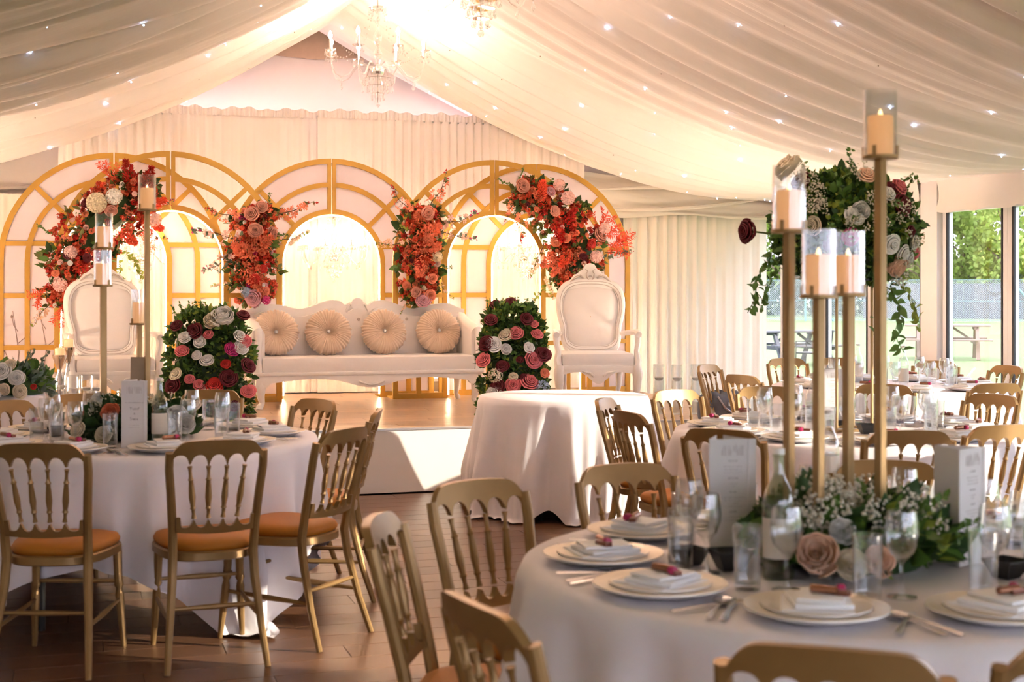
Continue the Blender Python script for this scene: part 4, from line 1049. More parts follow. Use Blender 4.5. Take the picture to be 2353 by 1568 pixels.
# ================================================================== flowers
fr = random.Random(77)
def multi(name, pairs, angle=None):
    m = MB(); idx = []
    for k, (b, mt) in enumerate(pairs):
        m.add(b.v, b.f); idx += [k] * len(b.f)
    me = bpy.data.meshes.new(name); me.from_pydata(m.v, [], m.f)
    for b, mt in pairs: me.materials.append(M[mt])
    me.polygons.foreach_set('material_index', idx); me.polygons.foreach_set('use_smooth', [True] * len(idx)); me.update()
    return me
def petal(m, a, w, prof, tip=0.0, nu=4, tw=0.0):
    """prof: list of (r, z, width factor) from base to lip"""
    rows = []
    for j, (r, z, wf) in enumerate(prof):
        row = []
        for i in range(nu + 1):
            u = -1 + 2 * i / nu; aa = a + u * w * wf + tw * j
            lip = (1 - u * u) * tip * (j / (len(prof) - 1)) ** 2
            row.append((r * math.cos(aa), r * math.sin(aa), z + lip - 0.05 * abs(u) * (j == len(prof) - 1)))
        rows.append(row)
    m.sheet(rows)
def rose_bm(seed, open_=1.0):
    r = random.Random(seed); m = MB(); o = open_
    for k, (c, rad, zl) in enumerate(((2, 0.10, 0.74), (3, 0.23, 0.72), (3, 0.36, 0.66), (4, 0.50, 0.56), (5, 0.66, 0.42), (5, 0.82, 0.22))):
        for i in range(c):
            a = 2 * PI * i / c + k * 0.95 + r.uniform(-0.15, 0.15); j = r.uniform(0.93, 1.07); q = rad * (1 if k < 3 else lerp(0.75, 1, o)); z = zl + r.uniform(-0.03, 0.03) + (0.12 * (1 - o) if k > 3 else 0)
            petal(m, a, PI / c * 1.2, [(q * 0.35 + 0.02, -0.25, 0.6), (q * 0.95 * j, z - 0.38, 0.95), (q * 1.0 * j, z - 0.06, 1.0), (q * 1.07 * j + 0.03, z, 0.95), (q * 1.16 * j + 0.05, z - 0.05, 0.72)], 0.03, tw=0.05)
    return m
def peony_bm(seed):
    r = random.Random(seed); m = MB()
    for k, (c, rad, zl) in enumerate(((3, 0.12, 0.55), (4, 0.26, 0.60), (5, 0.42, 0.62), (6, 0.58, 0.56), (6, 0.74, 0.44), (7, 0.90, 0.24))):
        for i in range(c):
            a = 2 * PI * i / c + k * 0.75 + r.uniform(-0.25, 0.25); j = r.uniform(0.88, 1.1); z = zl + r.uniform(-0.07, 0.07)
            petal(m, a, PI / c * 1.25, [(rad * 0.35 + 0.02, -0.2, 0.6), (rad * 1.0 * j, z - 0.36, 0.95), (rad * 1.03 * j, z - 0.08, 1.05), (rad * 1.05 * j, z + 0.02, 0.85), (rad * 1.12 * j, z + 0.0, 0.5)], 0.05, tw=r.uniform(-0.06, 0.06))
    return m
def blossom_bm(np_=5, cup=0.35):
    m = MB()
    for i in range(np_):
        petal(m, 2 * PI * i / np_, PI / np_ * 0.95, [(0.06, 0.0, 0.5), (0.5, cup * 0.45, 0.9), (0.98, cup, 0.62)], 0.0, 2)
    return m
def pom_bm(seed, n=26):
    """small carnation-like head"""
    r = random.Random(seed); m = MB()
    for i in range(n):
        th = math.acos(1 - 1.25 * (i + 0.5) / n); a = i * 2.4
        d = Vector((math.sin(th) * math.cos(a), math.sin(th) * math.sin(a), math.cos(th))); s = d.orthogonal().normalized(); q = d.cross(s)
        c, e = math.cos(i * 1.7), math.sin(i * 1.7); s, q = s * c + q * e, q * c - s * e
        m.add([d * 0.4 - s * 0.12, d * 0.4 + s * 0.12, d * 0.95 + s * 0.36 + q * 0.12, d * 1.02 - q * 0.1, d * 0.95 - s * 0.36 + q * 0.12], [(0, 1, 2, 3, 4)])
    return m
def add_leaf(m, p, d, nrm, ln, wd, fold=0.3):
    d = d.normalized(); s = d.cross(nrm)
    s = s.normalized() if s.length > 1e-4 else d.orthogonal().normalized()
    n = s.cross(d)
    a = p; r1 = p + d * ln * 0.32; r2 = p + d * ln * 0.68 - n * ln * 0.03; t = p + d * ln - n * ln * 0.14
    f = n * wd * fold
    m.add([a, r1 + s * wd + f, r2 + s * wd * 0.78 + f * 0.8, t, r2 - s * wd * 0.78 + f * 0.8, r1 - s * wd + f, r1, r2],
          [(0, 1, 6), (1, 2, 7, 6), (2, 3, 7), (3, 4, 7), (4, 5, 6, 7), (5, 0, 6)])
def rdir(r, base=None, spread=1.0):
    v = Vector((r.gauss(0, 1), r.gauss(0, 1), r.gauss(0, 1))).normalized()
    return v if base is None else (base + v * spread).normalized()
def plume_bm(seed, n=340, wid=0.36):
    r = random.Random(seed); m = MB()
    for i in range(n):
        t = r.random() ** 0.8; a = r.uniform(0, 2 * PI); w = wid * (1 - t) ** 0.7 * r.random() ** 0.5
        p = Vector((w * math.cos(a), w * math.sin(a), t)); add_leaf(m, p, rdir(r, Vector((math.cos(a) * 0.6, math.sin(a) * 0.6, 0.7)), 0.5), rdir(r), 0.11 + 0.06 * r.random(), 0.026)
    return m
def fern_bm(seed):
    r = random.Random(seed); m = MB()
    for b in range(6):
        a = b * 1.05; base = Vector((0, 0, 0.1 * b)); d0 = Vector((math.cos(a) * 0.55, math.sin(a) * 0.55, 0.75)).normalized(); ln = 0.7 - 0.06 * b
        m.tube([base, base + d0 * ln], [0.012, 0.004], 4)
        for k in range(9):
            p = base + d0 * ln * (k + 1) / 9
            for s in (-1, 1): add_leaf(m, p, d0 * 0.6 + d0.orthogonal() * s * 0.8 + rdir(r) * 0.3, rdir(r), 0.13, 0.018)
    return m
def spray(seed, n, petal_mt, leaf_mt, size=0.085, bend=0.18, bud_mt=None):
    r = random.Random(seed); st = MB(); pe = MB(); lf = MB(); bu = MB(); bl = blossom_bm(5)
    pts = [Vector((bend * math.sin(i / 8 * 1.5), 0.05 * math.sin(i), i / 8)) for i in range(9)]
    st.tube(pts, [0.014, 0.013, 0.012, 0.011, 0.010, 0.008, 0.007, 0.005, 0.003], 4)
    for k in range(n):
        f = 0.18 + 0.82 * k / max(1, n - 1); i = min(7, int(f * 8)); p = pts[i].lerp(pts[i + 1], f * 8 - i)
        d = rdir(r, Vector((0, 0, 0.4)), 0.9); q = p + d * r.uniform(0.05, 0.15) * (1.25 - 0.5 * f)
        st.tube([p, q], 0.004, 3, cap=False)
        s = size * r.uniform(0.75, 1.2) * (1.15 - 0.35 * f); rot = d.to_track_quat('Z', 'Y').to_matrix()
        if bud_mt and f > 0.8: bu.lathe([(0.0005, -0.5), (0.4, -0.1), (0.0005, 0.6)], 5, q, rot @ Matrix.Scale(s, 3))
        else: pe.add([rot @ (Vector(v) * s) + q for v in bl.v], bl.f)
        if k % 2: add_leaf(lf, p, rdir(r, d, 0.8), rdir(r), 0.13, 0.032)
    pairs = [(st, 'twig'), (pe, petal_mt), (lf, leaf_mt)]
    if bud_mt: pairs.append((bu, bud_mt))
    return multi('blossom_spray', pairs)
def gyp_me(seed):
    r = random.Random(seed); st = MB(); fl = MB()
    for b in range(9):
        d = rdir(r, Vector((0, 0, 1.3)), 0.75); q = d * r.uniform(0.55, 0.95); st.tube([(0, 0, 0), q * 0.5 + Vector((0, 0, 0.05)), q], 0.004, 3, cap=False)
        for k in range(9):
            c = q + rdir(r) * r.uniform(0.04, 0.17); s = r.uniform(0.022, 0.042)
            fl.add([c + Vector(v) * s for v in ((1, 0, 0), (-1, 0, 0), (0, 1, 0), (0, -1, 0), (0, 0, 1), (0, 0, -1))], [(0, 2, 4), (2, 1, 4), (1, 3, 4), (3, 0, 4), (2, 0, 5), (1, 2, 5), (3, 1, 5), (0, 3, 5)])
    return multi('gypsophila', [(st, 'stem'), (fl, 'gyp')])
FM = {}
def fm(kind, mt):
    key = (kind, mt)
    if key not in FM:
        b = {'rose': lambda: rose_bm(3), 'bud': lambda: rose_bm(5, 0.3), 'peony': lambda: peony_bm(4), 'pom': lambda: pom_bm(2), 'plume': lambda: plume_bm(6), 'fern': lambda: fern_bm(7), 'blossom': lambda: blossom_bm(5)}[kind]()
        me = b.mesh(kind, mt, angle=None); FM[key] = me
    return FM[key]
def put(root, kind, col, p, d, s, name=None):
    me = fm(kind, col if col.startswith(('leaf', 'petal')) else 'petal_' + col)
    o = ob(name or {'rose': 'rose', 'bud': 'rose', 'peony': 'peony', 'pom': 'carnation', 'plume': 'plume', 'fern': 'astilbe', 'blossom': 'blossom'}[kind], me, root, p)
    if kind in ('plume', 'fern'): o['kind'] = 'stuff'
    o.rotation_mode = 'QUATERNION'; q = d.to_track_quat('Z', 'Y'); o.rotation_quaternion = q @ Euler((0, 0, fr.uniform(0, 6.28))).to_quaternion(); o.scale = (s, s, s)
    return o
def put_me(root, name, me, p, d, s):
    o = ob(name, me, root, p); o.rotation_mode = 'QUATERNION'; o.rotation_quaternion = d.to_track_quat('Z', 'Y') @ Euler((0, 0, fr.uniform(0, 6.28))).to_quaternion(); o.scale = (s, s, s); return o
def foliage(root, pts, n, mt, ln, wd, seed, spread=0.7, name='foliage'):
    """pts: list of (position, outward direction, jitter radius)"""
    r = random.Random(seed); m = MB()
    for i in range(n):
        p, d, jr = pts[r.randrange(len(pts))]
        q = Vector(p) + rdir(r) * jr * r.random() ** 0.4; k = r.uniform(0.6, 1.25)
        add_leaf(m, q, rdir(r, d, spread), rdir(r), ln * k, wd * k)
    o = m.build(name, mt, root, angle=None); o['kind'] = 'stuff'; return o
SPR = {k: spray(s, n, a, b, sz, bd, bu) for k, s, n, a, b, sz, bd, bu in (('coral', 1, 16, 'petal_coral_light', 'leaf_olive', 0.075, 0.2, 'petal_red'), ('pink', 2, 18, 'petal_pale_pink', 'leaf_grey', 0.07, 0.15, 'petal_fuchsia'),
       ('white', 3, 16, 'petal_blush', 'leaf_lime', 0.07, 0.12, None), ('red', 4, 15, 'petal_coral', 'leaf_olive', 0.07, 0.22, 'petal_red'))}
def lime_spray(seed):
    r = random.Random(seed); st = MB(); lf = MB(); pts = [Vector((0.22 * math.sin(i / 8 * 1.6), 0.05 * math.sin(i * 1.3), i / 8)) for i in range(9)]
    st.tube(pts, 0.006, 4)
    for k in range(26):
        f = (k + 1) / 27 * 8; i = min(7, int(f)); p = pts[i].lerp(pts[i + 1], f - i); add_leaf(lf, p, rdir(r, Vector((0, 0, 0.5)), 1.0), rdir(r), 0.16, 0.045)
    return st, lf
_s, _l = lime_spray(3); SPR['lime'] = multi('leaf_spray', [(_s, 'stem'), (_l, 'leaf_lime')]); SPR['green'] = multi('leaf_spray', [(_s, 'stem'), (_l, 'leaf_green')]); SPR['grey'] = multi('leaf_spray', [(_s, 'stem'), (_l, 'leaf_grey')])
GYP = gyp_me(5)

# ------------------------------------------------------------------ garlands on the arches
def garland(label, path, Y, roses, poms, plumes, ferns, sprays, clusters, seed, leafn=420, filler=(('coral', 130), ('coral_light', 110), ('red', 50))):
    r = random.Random(seed); pts = [(ONY(x, y, Y), w / FPX * 13.0) for x, y, w in path]
    c0 = pts[len(pts) // 2][0]; root = thing('flower_garland', label, 'flowers', c0, 0, 'coral flower garlands on the arches')
    def at(f, side, bulge=1.0):
        i = min(len(pts) - 2, int(f * (len(pts) - 1))); g = f * (len(pts) - 1) - i
        p = pts[i][0].lerp(pts[i + 1][0], g); w = lerp(pts[i][1], pts[i + 1][1], g); t = (pts[i + 1][0] - pts[i][0]).normalized(); nr = Vector((t.z, 0, -t.x))
        dep = 0.15 * math.sqrt(max(0, 1 - side * side)) * bulge
        d = Vector((nr.x * side * 0.8, -0.75 - 0.3 * (1 - abs(side)), nr.z * side * 0.8 + 0.15)).normalized()
        return p + nr * w * side + Vector((0, 0.06 - dep, 0)) - c0, d
    m = MB().tube([p - c0 + Vector((0, 0.03, 0)) for p, w in pts], [w * 0.45 for p, w in pts], 8); m.build('moss_core', 'leaf_dark', root)
    for q, (col, n) in enumerate(filler):
        fm_ = MB(); bl = pom_bm(9, 12) if q % 2 == 0 else blossom_bm(5)
        for _ in range(n):
            p, d = at(r.random(), r.uniform(-1.08, 1.08), r.uniform(0.9, 1.3)); d = rdir(r, d, 0.5); rot = d.to_track_quat('Z', 'Y').to_matrix(); k = r.uniform(0.017, 0.027)
            fm_.add([rot @ (Vector(v) * k) + p + rdir(r) * 0.02 for v in bl.v], bl.f)
        fo = fm_.build('filler_blossom', 'petal_' + col, root, angle=None); fo['kind'] = 'stuff'
    lp = [at(r.random(), r.uniform(-1, 1), r.uniform(0.3, 1)) + (0.05,) for _ in range(160)]
    foliage(root, lp, leafn, 'leaf_olive', 0.075, 0.017, seed, 0.9)
    foliage(root, lp, leafn // 3, 'leaf_green', 0.08, 0.022, seed + 1, 0.9, 'green_leaves')
    foliage(root, lp, leafn // 5, 'leaf_dark', 0.09, 0.026, seed + 2, 0.9, 'dark_leaves')
    for f, s, col, sc_ in roses:
        p, d = at(f, s, 1.5); sc_ *= 1.15; put(root, 'rose', col, p, rdir(r, d, 0.25), sc_)
    for n, col, sc_ in poms:
        for _ in range(n):
            p, d = at(r.random(), r.uniform(-1.0, 1.0), r.uniform(1.15, 1.5)); put(root, r.choice(('pom', 'pom', 'bud')), col, p, rdir(r, d, 0.4), sc_ * r.uniform(0.75, 1.2))
    for f, s, col, sc_, dx, dz in plumes:
        p, d = at(f, s, 1.0); put(root, 'plume', col, p, Vector((dx, -0.35, dz)).normalized(), sc_)
    for x, y, col, sc_, dx, dz in ferns:
        put(root, 'fern', col, ONY(x, y, Y - 0.02) - c0, Vector((dx, -0.2, dz)).normalized(), sc_)
    for x, y, k, sc_, dx, dz in sprays:
        put_me(root, 'blossom_spray' if k in ('coral', 'pink', 'white', 'red') else 'leaf_spray', SPR[k], ONY(x, y, Y - 0.03) - c0, Vector((dx, -0.25, dz)).normalized(), sc_)
    for x, y, col, n, sc_, rad in clusters:
        c = ONY(x, y, Y - 0.16) - c0; hy = thing('hydrangea', '', '', c, 0); del hy['label'], hy['category']; hy.parent = root
        MB().lathe([(0.0005, -0.85 * rad), (0.6 * rad, -0.6 * rad), (0.85 * rad, 0), (0.6 * rad, 0.6 * rad), (0.0005, 0.85 * rad)], 10).build('flower_core', 'petal_' + col, hy); n = int(n * 1.7)
        for k in range(n):
            th = math.acos(1 - 1.3 * (k + 0.5) / n); a = k * 2.4; d = Vector((math.sin(th) * math.cos(a), -math.cos(th), math.sin(th) * math.sin(a)))
            put(hy, 'blossom', col, d * rad, d, sc_)
    return root
garland('red and coral flower crescent on the arches above the left throne',
        [(142, 705, 22), (148, 650, 42), (170, 590, 58), (215, 525, 66), (275, 480, 66), (318, 440, 48), (330, 410, 22)], 12.62,
        [(0.62, -0.1, 'dusty', 0.045), (0.48, 0.75, 'coral_light', 0.034), (0.20, -0.5, 'coral_light', 0.030), (0.86, 0.3, 'coral', 0.036), (0.33, -0.2, 'wine', 0.040), (0.55, -0.75, 'wine', 0.040), (0.36, 0.4, 'wine', 0.036)],
        [(26, 'coral', 0.026), (18, 'coral_light', 0.026), (12, 'red', 0.026), (8, 'pale_pink', 0.030), (5, 'white', 0.024)],
        [(0.85, 0.2, 'red', 0.22, 0.3, 0.9), (0.75, 0.5, 'coral', 0.24, 0.8, 0.3), (0.70, 0.8, 'coral', 0.2, 0.9, -0.3), (0.15, 0.3, 'coral', 0.22, -0.2, -0.9), (0.08, 0.6, 'red', 0.22, 0.1, -1), (0.3, 0.2, 'red', 0.2, 0.4, -0.6), (0.9, -0.5, 'red', 0.2, -0.3, 0.9), (0.6, 0.5, 'coral', 0.2, 0.6, -0.6)],
        [(255, 425, 'petal_coral', 0.26, -0.2, 0.9), (110, 660, 'petal_coral', 0.24, -0.6, -0.7), (140, 690, 'petal_coral', 0.26, 0.0, -1), (315, 540, 'petal_coral_light', 0.22, 0.7, -0.5)],
        [(130, 680, 'white', 0.32, -0.5, -0.85), (290, 575, 'lime', 0.30, 0.55, -0.8), (270, 600, 'lime', 0.28, 0.2, -1), (120, 540, 'green', 0.16, -0.9, 0.4), (345, 480, 'pink', 0.22, 0.9, 0.2), (345, 450, 'red', 0.18, 0.8, -0.2), (300, 520, 'red', 0.30, 0.8, -0.5), (300, 440, 'lime', 0.14, 0.2, 0.9)],
        [(222, 466, 'cream', 30, 0.028, 0.075), (262, 452, 'white', 22, 0.024, 0.06), (162, 580, 'pale_pink', 14, 0.024, 0.045), (138, 655, 'pale_pink', 14, 0.022, 0.05), (355, 505, 'pale_pink', 14, 0.022, 0.05)], 101)
garland('coral column of flowers and dusty roses left of the sofa arch',
        [(588, 475, 30), (590, 505, 46), (572, 545, 46), (578, 590, 48), (588, 635, 48), (580, 668, 44), (592, 688, 14)], 12.62,
        [(0.02, -0.2, 'dusty', 0.050), (0.10, 0.35, 'dusty', 0.060), (0.27, -0.05, 'dusty', 0.058), (0.22, -0.9, 'dusty', 0.050), (0.72, 0.1, 'red', 0.046), (0.92, 0.35, 'mauve', 0.066), (0.82, -0.5, 'coral_light', 0.044), (0.62, -0.3, 'red', 0.036), (0.14, 0.9, 'dusty', 0.045)],
        [(14, 'coral', 0.026), (14, 'coral_light', 0.028), (6, 'wine', 0.026), (6, 'fuchsia', 0.024), (6, 'mauve', 0.026), (4, 'white', 0.02)],
        [(0.45, 0.2, 'coral_light', 0.26, 0.5, 0.3), (0.5, 0.0, 'coral_light', 0.26, -0.4, 0.2), (0.55, 0.5, 'coral_light', 0.24, 0.3, -0.6), (0.6, -0.1, 'coral_light', 0.22, 0, -0.8), (0.4, 0.8, 'coral_light', 0.24, 0.9, 0.3), (0.95, -0.5, 'mauve', 0.14, -0.5, -0.8)],
        [],
        [(560, 500, 'coral', 0.36, -0.85, 0.35), (610, 500, 'coral', 0.44, 0.85, 0.5), (560, 555, 'pink', 0.46, -0.97, 0.05), (545, 570, 'pink', 0.40, -0.8, -0.5), (620, 560, 'white', 0.34, 0.97, 0.25), (545, 660, 'white', 0.22, -0.9, 0.1), (610, 535, 'green', 0.2, 0.7, -0.2), (615, 480, 'green', 0.14, 0.2, 0.9), (540, 590, 'grey', 0.2, -0.8, -0.6)],
        [(565, 672, 'blue', 10, 0.018, 0.04), (612, 690, 'fuchsia', 8, 0.02, 0.03)], 202)
garland('coral column of flowers with lime leaves right of the sofa arch',
        [(970, 478, 34), (968, 515, 46), (962, 560, 46), (966, 600, 42), (962, 640, 46), (968, 676, 34), (975, 690, 10)], 12.62,
        [(0.06, -0.1, 'dusty', 0.056), (0.66, -0.5, 'coral_light', 0.044), (0.80, 0.5, 'dusty', 0.045), (0.95, 0.5, 'mauve', 0.062), (0.92, -0.4, 'coral_light', 0.050), (0.72, 0.8, 'coral_light', 0.04), (0.50, -0.8, 'pale_pink', 0.04), (0.55, 0.3, 'red', 0.034)],
        [(14, 'coral', 0.026), (14, 'coral_light', 0.027), (8, 'red', 0.026), (5, 'cream', 0.024), (5, 'wine', 0.024)],
        [(0.22, -0.5, 'coral_light', 0.24, -0.6, 0.5), (0.30, 0.0, 'coral_light', 0.26, 0.2, 0.2), (0.36, 0.4, 'coral_light', 0.25, 0.6, 0.0), (0.42, -0.1, 'coral_light', 0.25, -0.2, -0.6), (0.40, 0.7, 'coral', 0.22, 0.7, -0.4), (0.2, 0.4, 'coral', 0.22, 0.5, 0.6)],
        [],
        [(950, 495, 'coral', 0.36, -0.55, 0.85), (985, 490, 'coral', 0.40, 0.5, 0.85), (995, 520, 'pink', 0.42, 0.9, 0.35), (1000, 530, 'pink', 0.38, 0.95, -0.05), (940, 560, 'white', 0.34, -0.97, 0.1), (955, 530, 'lime', 0.2, -0.7, 0.2), (960, 650, 'lime', 0.22, 0.2, -0.5), (1000, 610, 'green', 0.16, 0.8, 0), (1005, 650, 'white', 0.2, 0.7, -0.6), (945, 690, 'white', 0.16, -0.6, -0.7)],
        [(985, 548, 'coral_light', 12, 0.02, 0.04), (1005, 590, 'cream', 10, 0.02, 0.04)], 303)
garland('coral flower crescent with dusty roses above the right throne',
        [(1188, 430, 26), (1225, 455, 44), (1275, 490, 58), (1318, 535, 66), (1338, 580, 62), (1318, 625, 52), (1285, 660, 22)], 12.60,
        [(0.0, 0.0, 'dusty', 0.060), (0.30, 0.1, 'dusty', 0.045), (0.22, -0.6, 'mauve', 0.042), (0.60, -0.75, 'dusty', 0.064), (0.62, -0.25, 'red', 0.040), (0.45, 0.8, 'coral_light', 0.045), (0.50, 0.5, 'coral_light', 0.042), (0.86, -0.4, 'dusty', 0.055), (0.57, -0.95, 'dusty', 0.04), (0.72, 0.1, 'wine', 0.035)],
        [(30, 'coral_light', 0.026), (26, 'coral', 0.026), (10, 'red', 0.025), (8, 'wine', 0.024), (6, 'pale_pink', 0.026)],
        [(0.20, 0.2, 'coral', 0.22, 0.1, 0.9), (0.42, 0.2, 'red', 0.2, 0.3, 0.6), (0.70, 0.6, 'coral', 0.22, -0.4, -0.5), (0.62, 0.9, 'coral_light', 0.24, -0.8, -0.3), (0.35, 0.3, 'red', 0.22, 0.2, -0.8), (0.8, 0.7, 'coral_light', 0.2, -0.6, -0.6)],
        [(1360, 555, 'petal_coral', 0.38, 0.75, 0.45), (1385, 560, 'petal_coral', 0.36, 0.9, 0.05), (1375, 540, 'petal_coral', 0.30, 0.3, 0.9), (1395, 575, 'petal_coral', 0.28, 0.9, 0.4)],
        [(1190, 480, 'coral', 0.34, -0.15, -1), (1190, 450, 'coral', 0.26, -0.3, -0.9), (1250, 560, 'white', 0.34, -0.3, -0.9), (1265, 600, 'white', 0.34, -0.1, -0.95), (1385, 595, 'grey', 0.28, 0.9, 0.1), (1390, 580, 'red', 0.26, 0.9, 0.2), (1275, 640, 'lime', 0.26, -0.6, -0.5), (1190, 420, 'green', 0.16, 0.1, 1), (1175, 425, 'green', 0.16, -0.9, 0.5), (1250, 440, 'green', 0.15, 0.5, 0.8), (1240, 590, 'pink', 0.24, -0.6, -0.7)],
        [(1305, 455, 'pale_pink', 18, 0.024, 0.055), (1285, 425, 'pale_pink', 14, 0.022, 0.045), (1370, 590, 'pale_pink', 16, 0.022, 0.05), (1390, 525, 'pale_pink', 12, 0.022, 0.045)], 404, leafn=520)

# ------------------------------------------------------------------ flower pillars by the sofa
def pillar(px, t, w, h, label, spots, seed):
    p = PX(px, t, SZ); root = thing('flower_pillar', label, 'flower pillar', p, -YAW * 0.6, 'rose and foliage pillars beside the sofa')
    r = random.Random(seed)
    MB().box((0, 0, h * 0.45), (w * 0.80, 0.27, h * 0.88), bev=0.13).build('planter_core', 'leaf_dark', root)
    lp = []
    for _ in range(420):
        k = r.random()
        if k < 0.68: q, d = Vector((r.uniform(-w / 2, w / 2), -0.15 - 0.03 * r.random(), r.uniform(0.02, h))), Vector((0, -1, 0.35))
        elif k < 0.84: q, d = Vector((r.uniform(-w / 2, w / 2), r.uniform(-0.15, 0.12), h - 0.03)), Vector((0, -0.3, 1))
        else: s = r.choice((-1, 1)); q, d = Vector((s * w * 0.46, r.uniform(-0.15, 0.12), r.uniform(0.02, h))), Vector((s, -0.4, 0.2))
        if q.z > h * 0.58: q.x *= math.sqrt(max(0.2, 1 - ((q.z / h - 0.58) / 0.48) ** 2))
        lp.append((q, d, 0.03))
    foliage(root, lp, 2100, 'leaf_green', 0.058, 0.017, seed, 0.9); foliage(root, lp, 900, 'leaf_dark', 0.06, 0.018, seed + 1, 0.8, 'dark_leaves'); foliage(root, lp[:220], 620, 'leaf_lime', 0.052, 0.013, seed + 2, 1.0, 'pale_leaves')
    for x, y, col, s, kind in spots:
        # x, y: pixel offsets from the pillar's top middle
        q = Vector((x / FPX * t, -0.225, h - y / FPX * t)); s *= 1.28; d = Vector((q.x * 1.2, -0.8, 0.45 if y > 25 else 0.8))
        if y < 10: q.y = -0.06
        if kind == 'hyd':
            hy = thing('hydrangea', '', '', q, 0); del hy['label'], hy['category']; hy.parent = root
            for k in range(18):
                th = math.acos(1 - 1.3 * (k + 0.5) / 18); a = k * 2.4; e = Vector((math.sin(th) * math.cos(a), -math.cos(th), math.sin(th) * math.sin(a))); put(hy, 'blossom', col, e * 0.05, e, 0.022)
        else: put(root, kind, col, q, rdir(r, d.normalized(), 0.25), s)
    for _ in range(10):
        q = Vector((r.uniform(-w / 3, w / 3), r.uniform(-0.1, 0.1), h - 0.08)); put_me(root, 'leaf_spray', SPR[r.choice(('green', 'lime', 'green'))], q, Vector((q.x * 1.5, -0.2, 0.8)).normalized(), 0.16)
    return root
pillar(482, 10.75, 0.62, 0.84, 'wide pillar of dark roses and foliage left of the sofa',
       [(-66, 32, 'wine', 0.045, 'bud'), (80, 10, 'wine', 0.048, 'bud'), (-25, 42, 'wine', 0.050, 'rose'), (4, 52, 'pink', 0.038, 'bud'), (-48, 58, 'white', 0.046, 'bud'), (-15, 68, 'white', 0.046, 'bud'), (72, 55, 'white', 0.042, 'rose'), (86, 66, 'pink', 0.038, 'rose'), (76, 80, 'white', 0.044, 'rose'),
        (-55, 88, 'pink', 0.042, 'rose'), (55, 84, 'fuchsia', 0.046, 'rose'), (-22, 98, 'white', 0.036, 'bud'), (0, 110, 'white', 0.044, 'rose'), (42, 118, 'red', 0.036, 'bud'), (90, 122, 'wine', 0.048, 'rose'), (48, 150, 'wine', 0.055, 'rose'), (16, 168, 'red', 0.055, 'rose'), (-75, 165, 'wine', 0.05, 'rose'), (-38, 152, 'pink', 0.038, 'bud'),
        (-18, 165, 'pink', 0.042, 'bud'), (8, 185, 'white', 0.055, 'peony'), (92, 180, 'pink', 0.046, 'rose'), (38, 190, 'pale_pink', 0.036, 'rose'), (-68, 140, 'cream', 0.04, 'rose'), (35, 12, 'white', 0.072, 'peony'), (10, 20, 'cream', 0.05, 'peony'), (-30, 205, 'white', 0.05, 'rose'), (60, 210, 'wine', 0.05, 'rose'), (-60, 220, 'pink', 0.045, 'rose')], 61)
pillar(1177, 11.35, 0.50, 0.87, 'narrow pillar of dark and pink roses between sofa and right throne',
       [(-40, -2, 'wine', 0.048, 'bud'), (-6, -8, 'wine', 0.048, 'bud'), (24, 28, 'wine', 0.05, 'bud'), (-56, 30, 'wine', 0.045, 'rose'), (0, 60, 'pink', 0.05, 'rose'), (42, 40, 'pink', 0.035, 'bud'), (-22, 64, 'cream', 0.045, 'rose'), (-50, 84, 'white', 0.052, 'rose'), (-66, 82, 'wine', 0.05, 'rose'), (-22, 95, 'white', 0.042, 'bud'), (30, 92, 'white', 0.042, 'bud'),
        (-72, 120, 'pink', 0.052, 'rose'), (40, 120, 'pink', 0.058, 'rose'), (62, 108, 'wine', 0.052, 'rose'), (-30, 134, 'wine', 0.044, 'rose'), (-46, 154, 'cream', 0.05, 'hyd'), (-5, 158, 'cream', 0.036, 'bud'), (20, 162, 'wine', 0.04, 'bud'), (30, 170, 'pink', 0.06, 'rose'), (-6, 176, 'pink', 0.052, 'rose'), (-40, 178, 'wine', 0.048, 'rose'), (66, 150, 'coral_light', 0.036, 'bud'),
        (60, 182, 'blue', 0.05, 'hyd'), (-48, 194, 'white', 0.055, 'rose'), (-64, 250, 'pink', 0.05, 'rose'), (48, 62, 'pink', 0.04, 'rose'), (10, 120, 'wine', 0.03, 'bud'), (-20, 220, 'pink', 0.05, 'rose'), (30, 225, 'wine', 0.05, 'rose')], 62)

# ------------------------------------------------------------------ tall flower ball on the middle table
TM = TABLES['middle']
st = thing('flower_stand', 'slim gold rod stand lifting the flower ball on the middle table', 'flower stand', TM['p'] + Vector((0, 0, TH + 0.002)), -YAW + 0.25)
SH = 0.74
for k in range(4):
    a = PI / 4 + k * PI / 2; MB().tube([(0.135 * math.cos(a), 0.135 * math.sin(a), 0), (0.135 * math.cos(a), 0.135 * math.sin(a), SH)], 0.0075, 8).build('rod', 'gold_metal', st)
for z in (0.006, SH):
    q = [(0.135 * math.cos(PI / 4 + k * PI / 2), 0.135 * math.sin(PI / 4 + k * PI / 2), z) for k in range(4)]
    MB().tube(q, 0.0075, 6, closed=True).build('square_rail', 'gold_metal', st)
MB().lathe([(0.001, SH + 0.005), (0.19, SH + 0.005), (0.19, SH + 0.017), (0.001, SH + 0.017)], 28).build('top_plate', 'black_metal', st)
BR = 0.33
root = thing('flower_ball', 'large ball of foliage with wine and white roses on gold rods', 'flower arrangement', TM['p'] + Vector((0, 0, TH + SH + 0.021)))
cc = Vector((0, 0, 0.25)); r = random.Random(9)
FWD = Vector((-SN, -CS, 0)); RGT = Vector((CS, -SN, 0))
MB().lathe([(0.08, -0.245), (0.2, -0.2), (0.28, -0.05), (0.28, 0.08), (0.2, 0.18), (0.001, 0.22)], 16, cc).build('moss_core', 'leaf_dark', root)
lp = []
for _ in range(420):
    d = rdir(r); d.z = max(d.z, -0.75); d.normalize(); lp.append((cc + Vector((d.x * 1.05, d.y * 1.05, d.z * 0.82)) * BR * 0.92, d, 0.04))
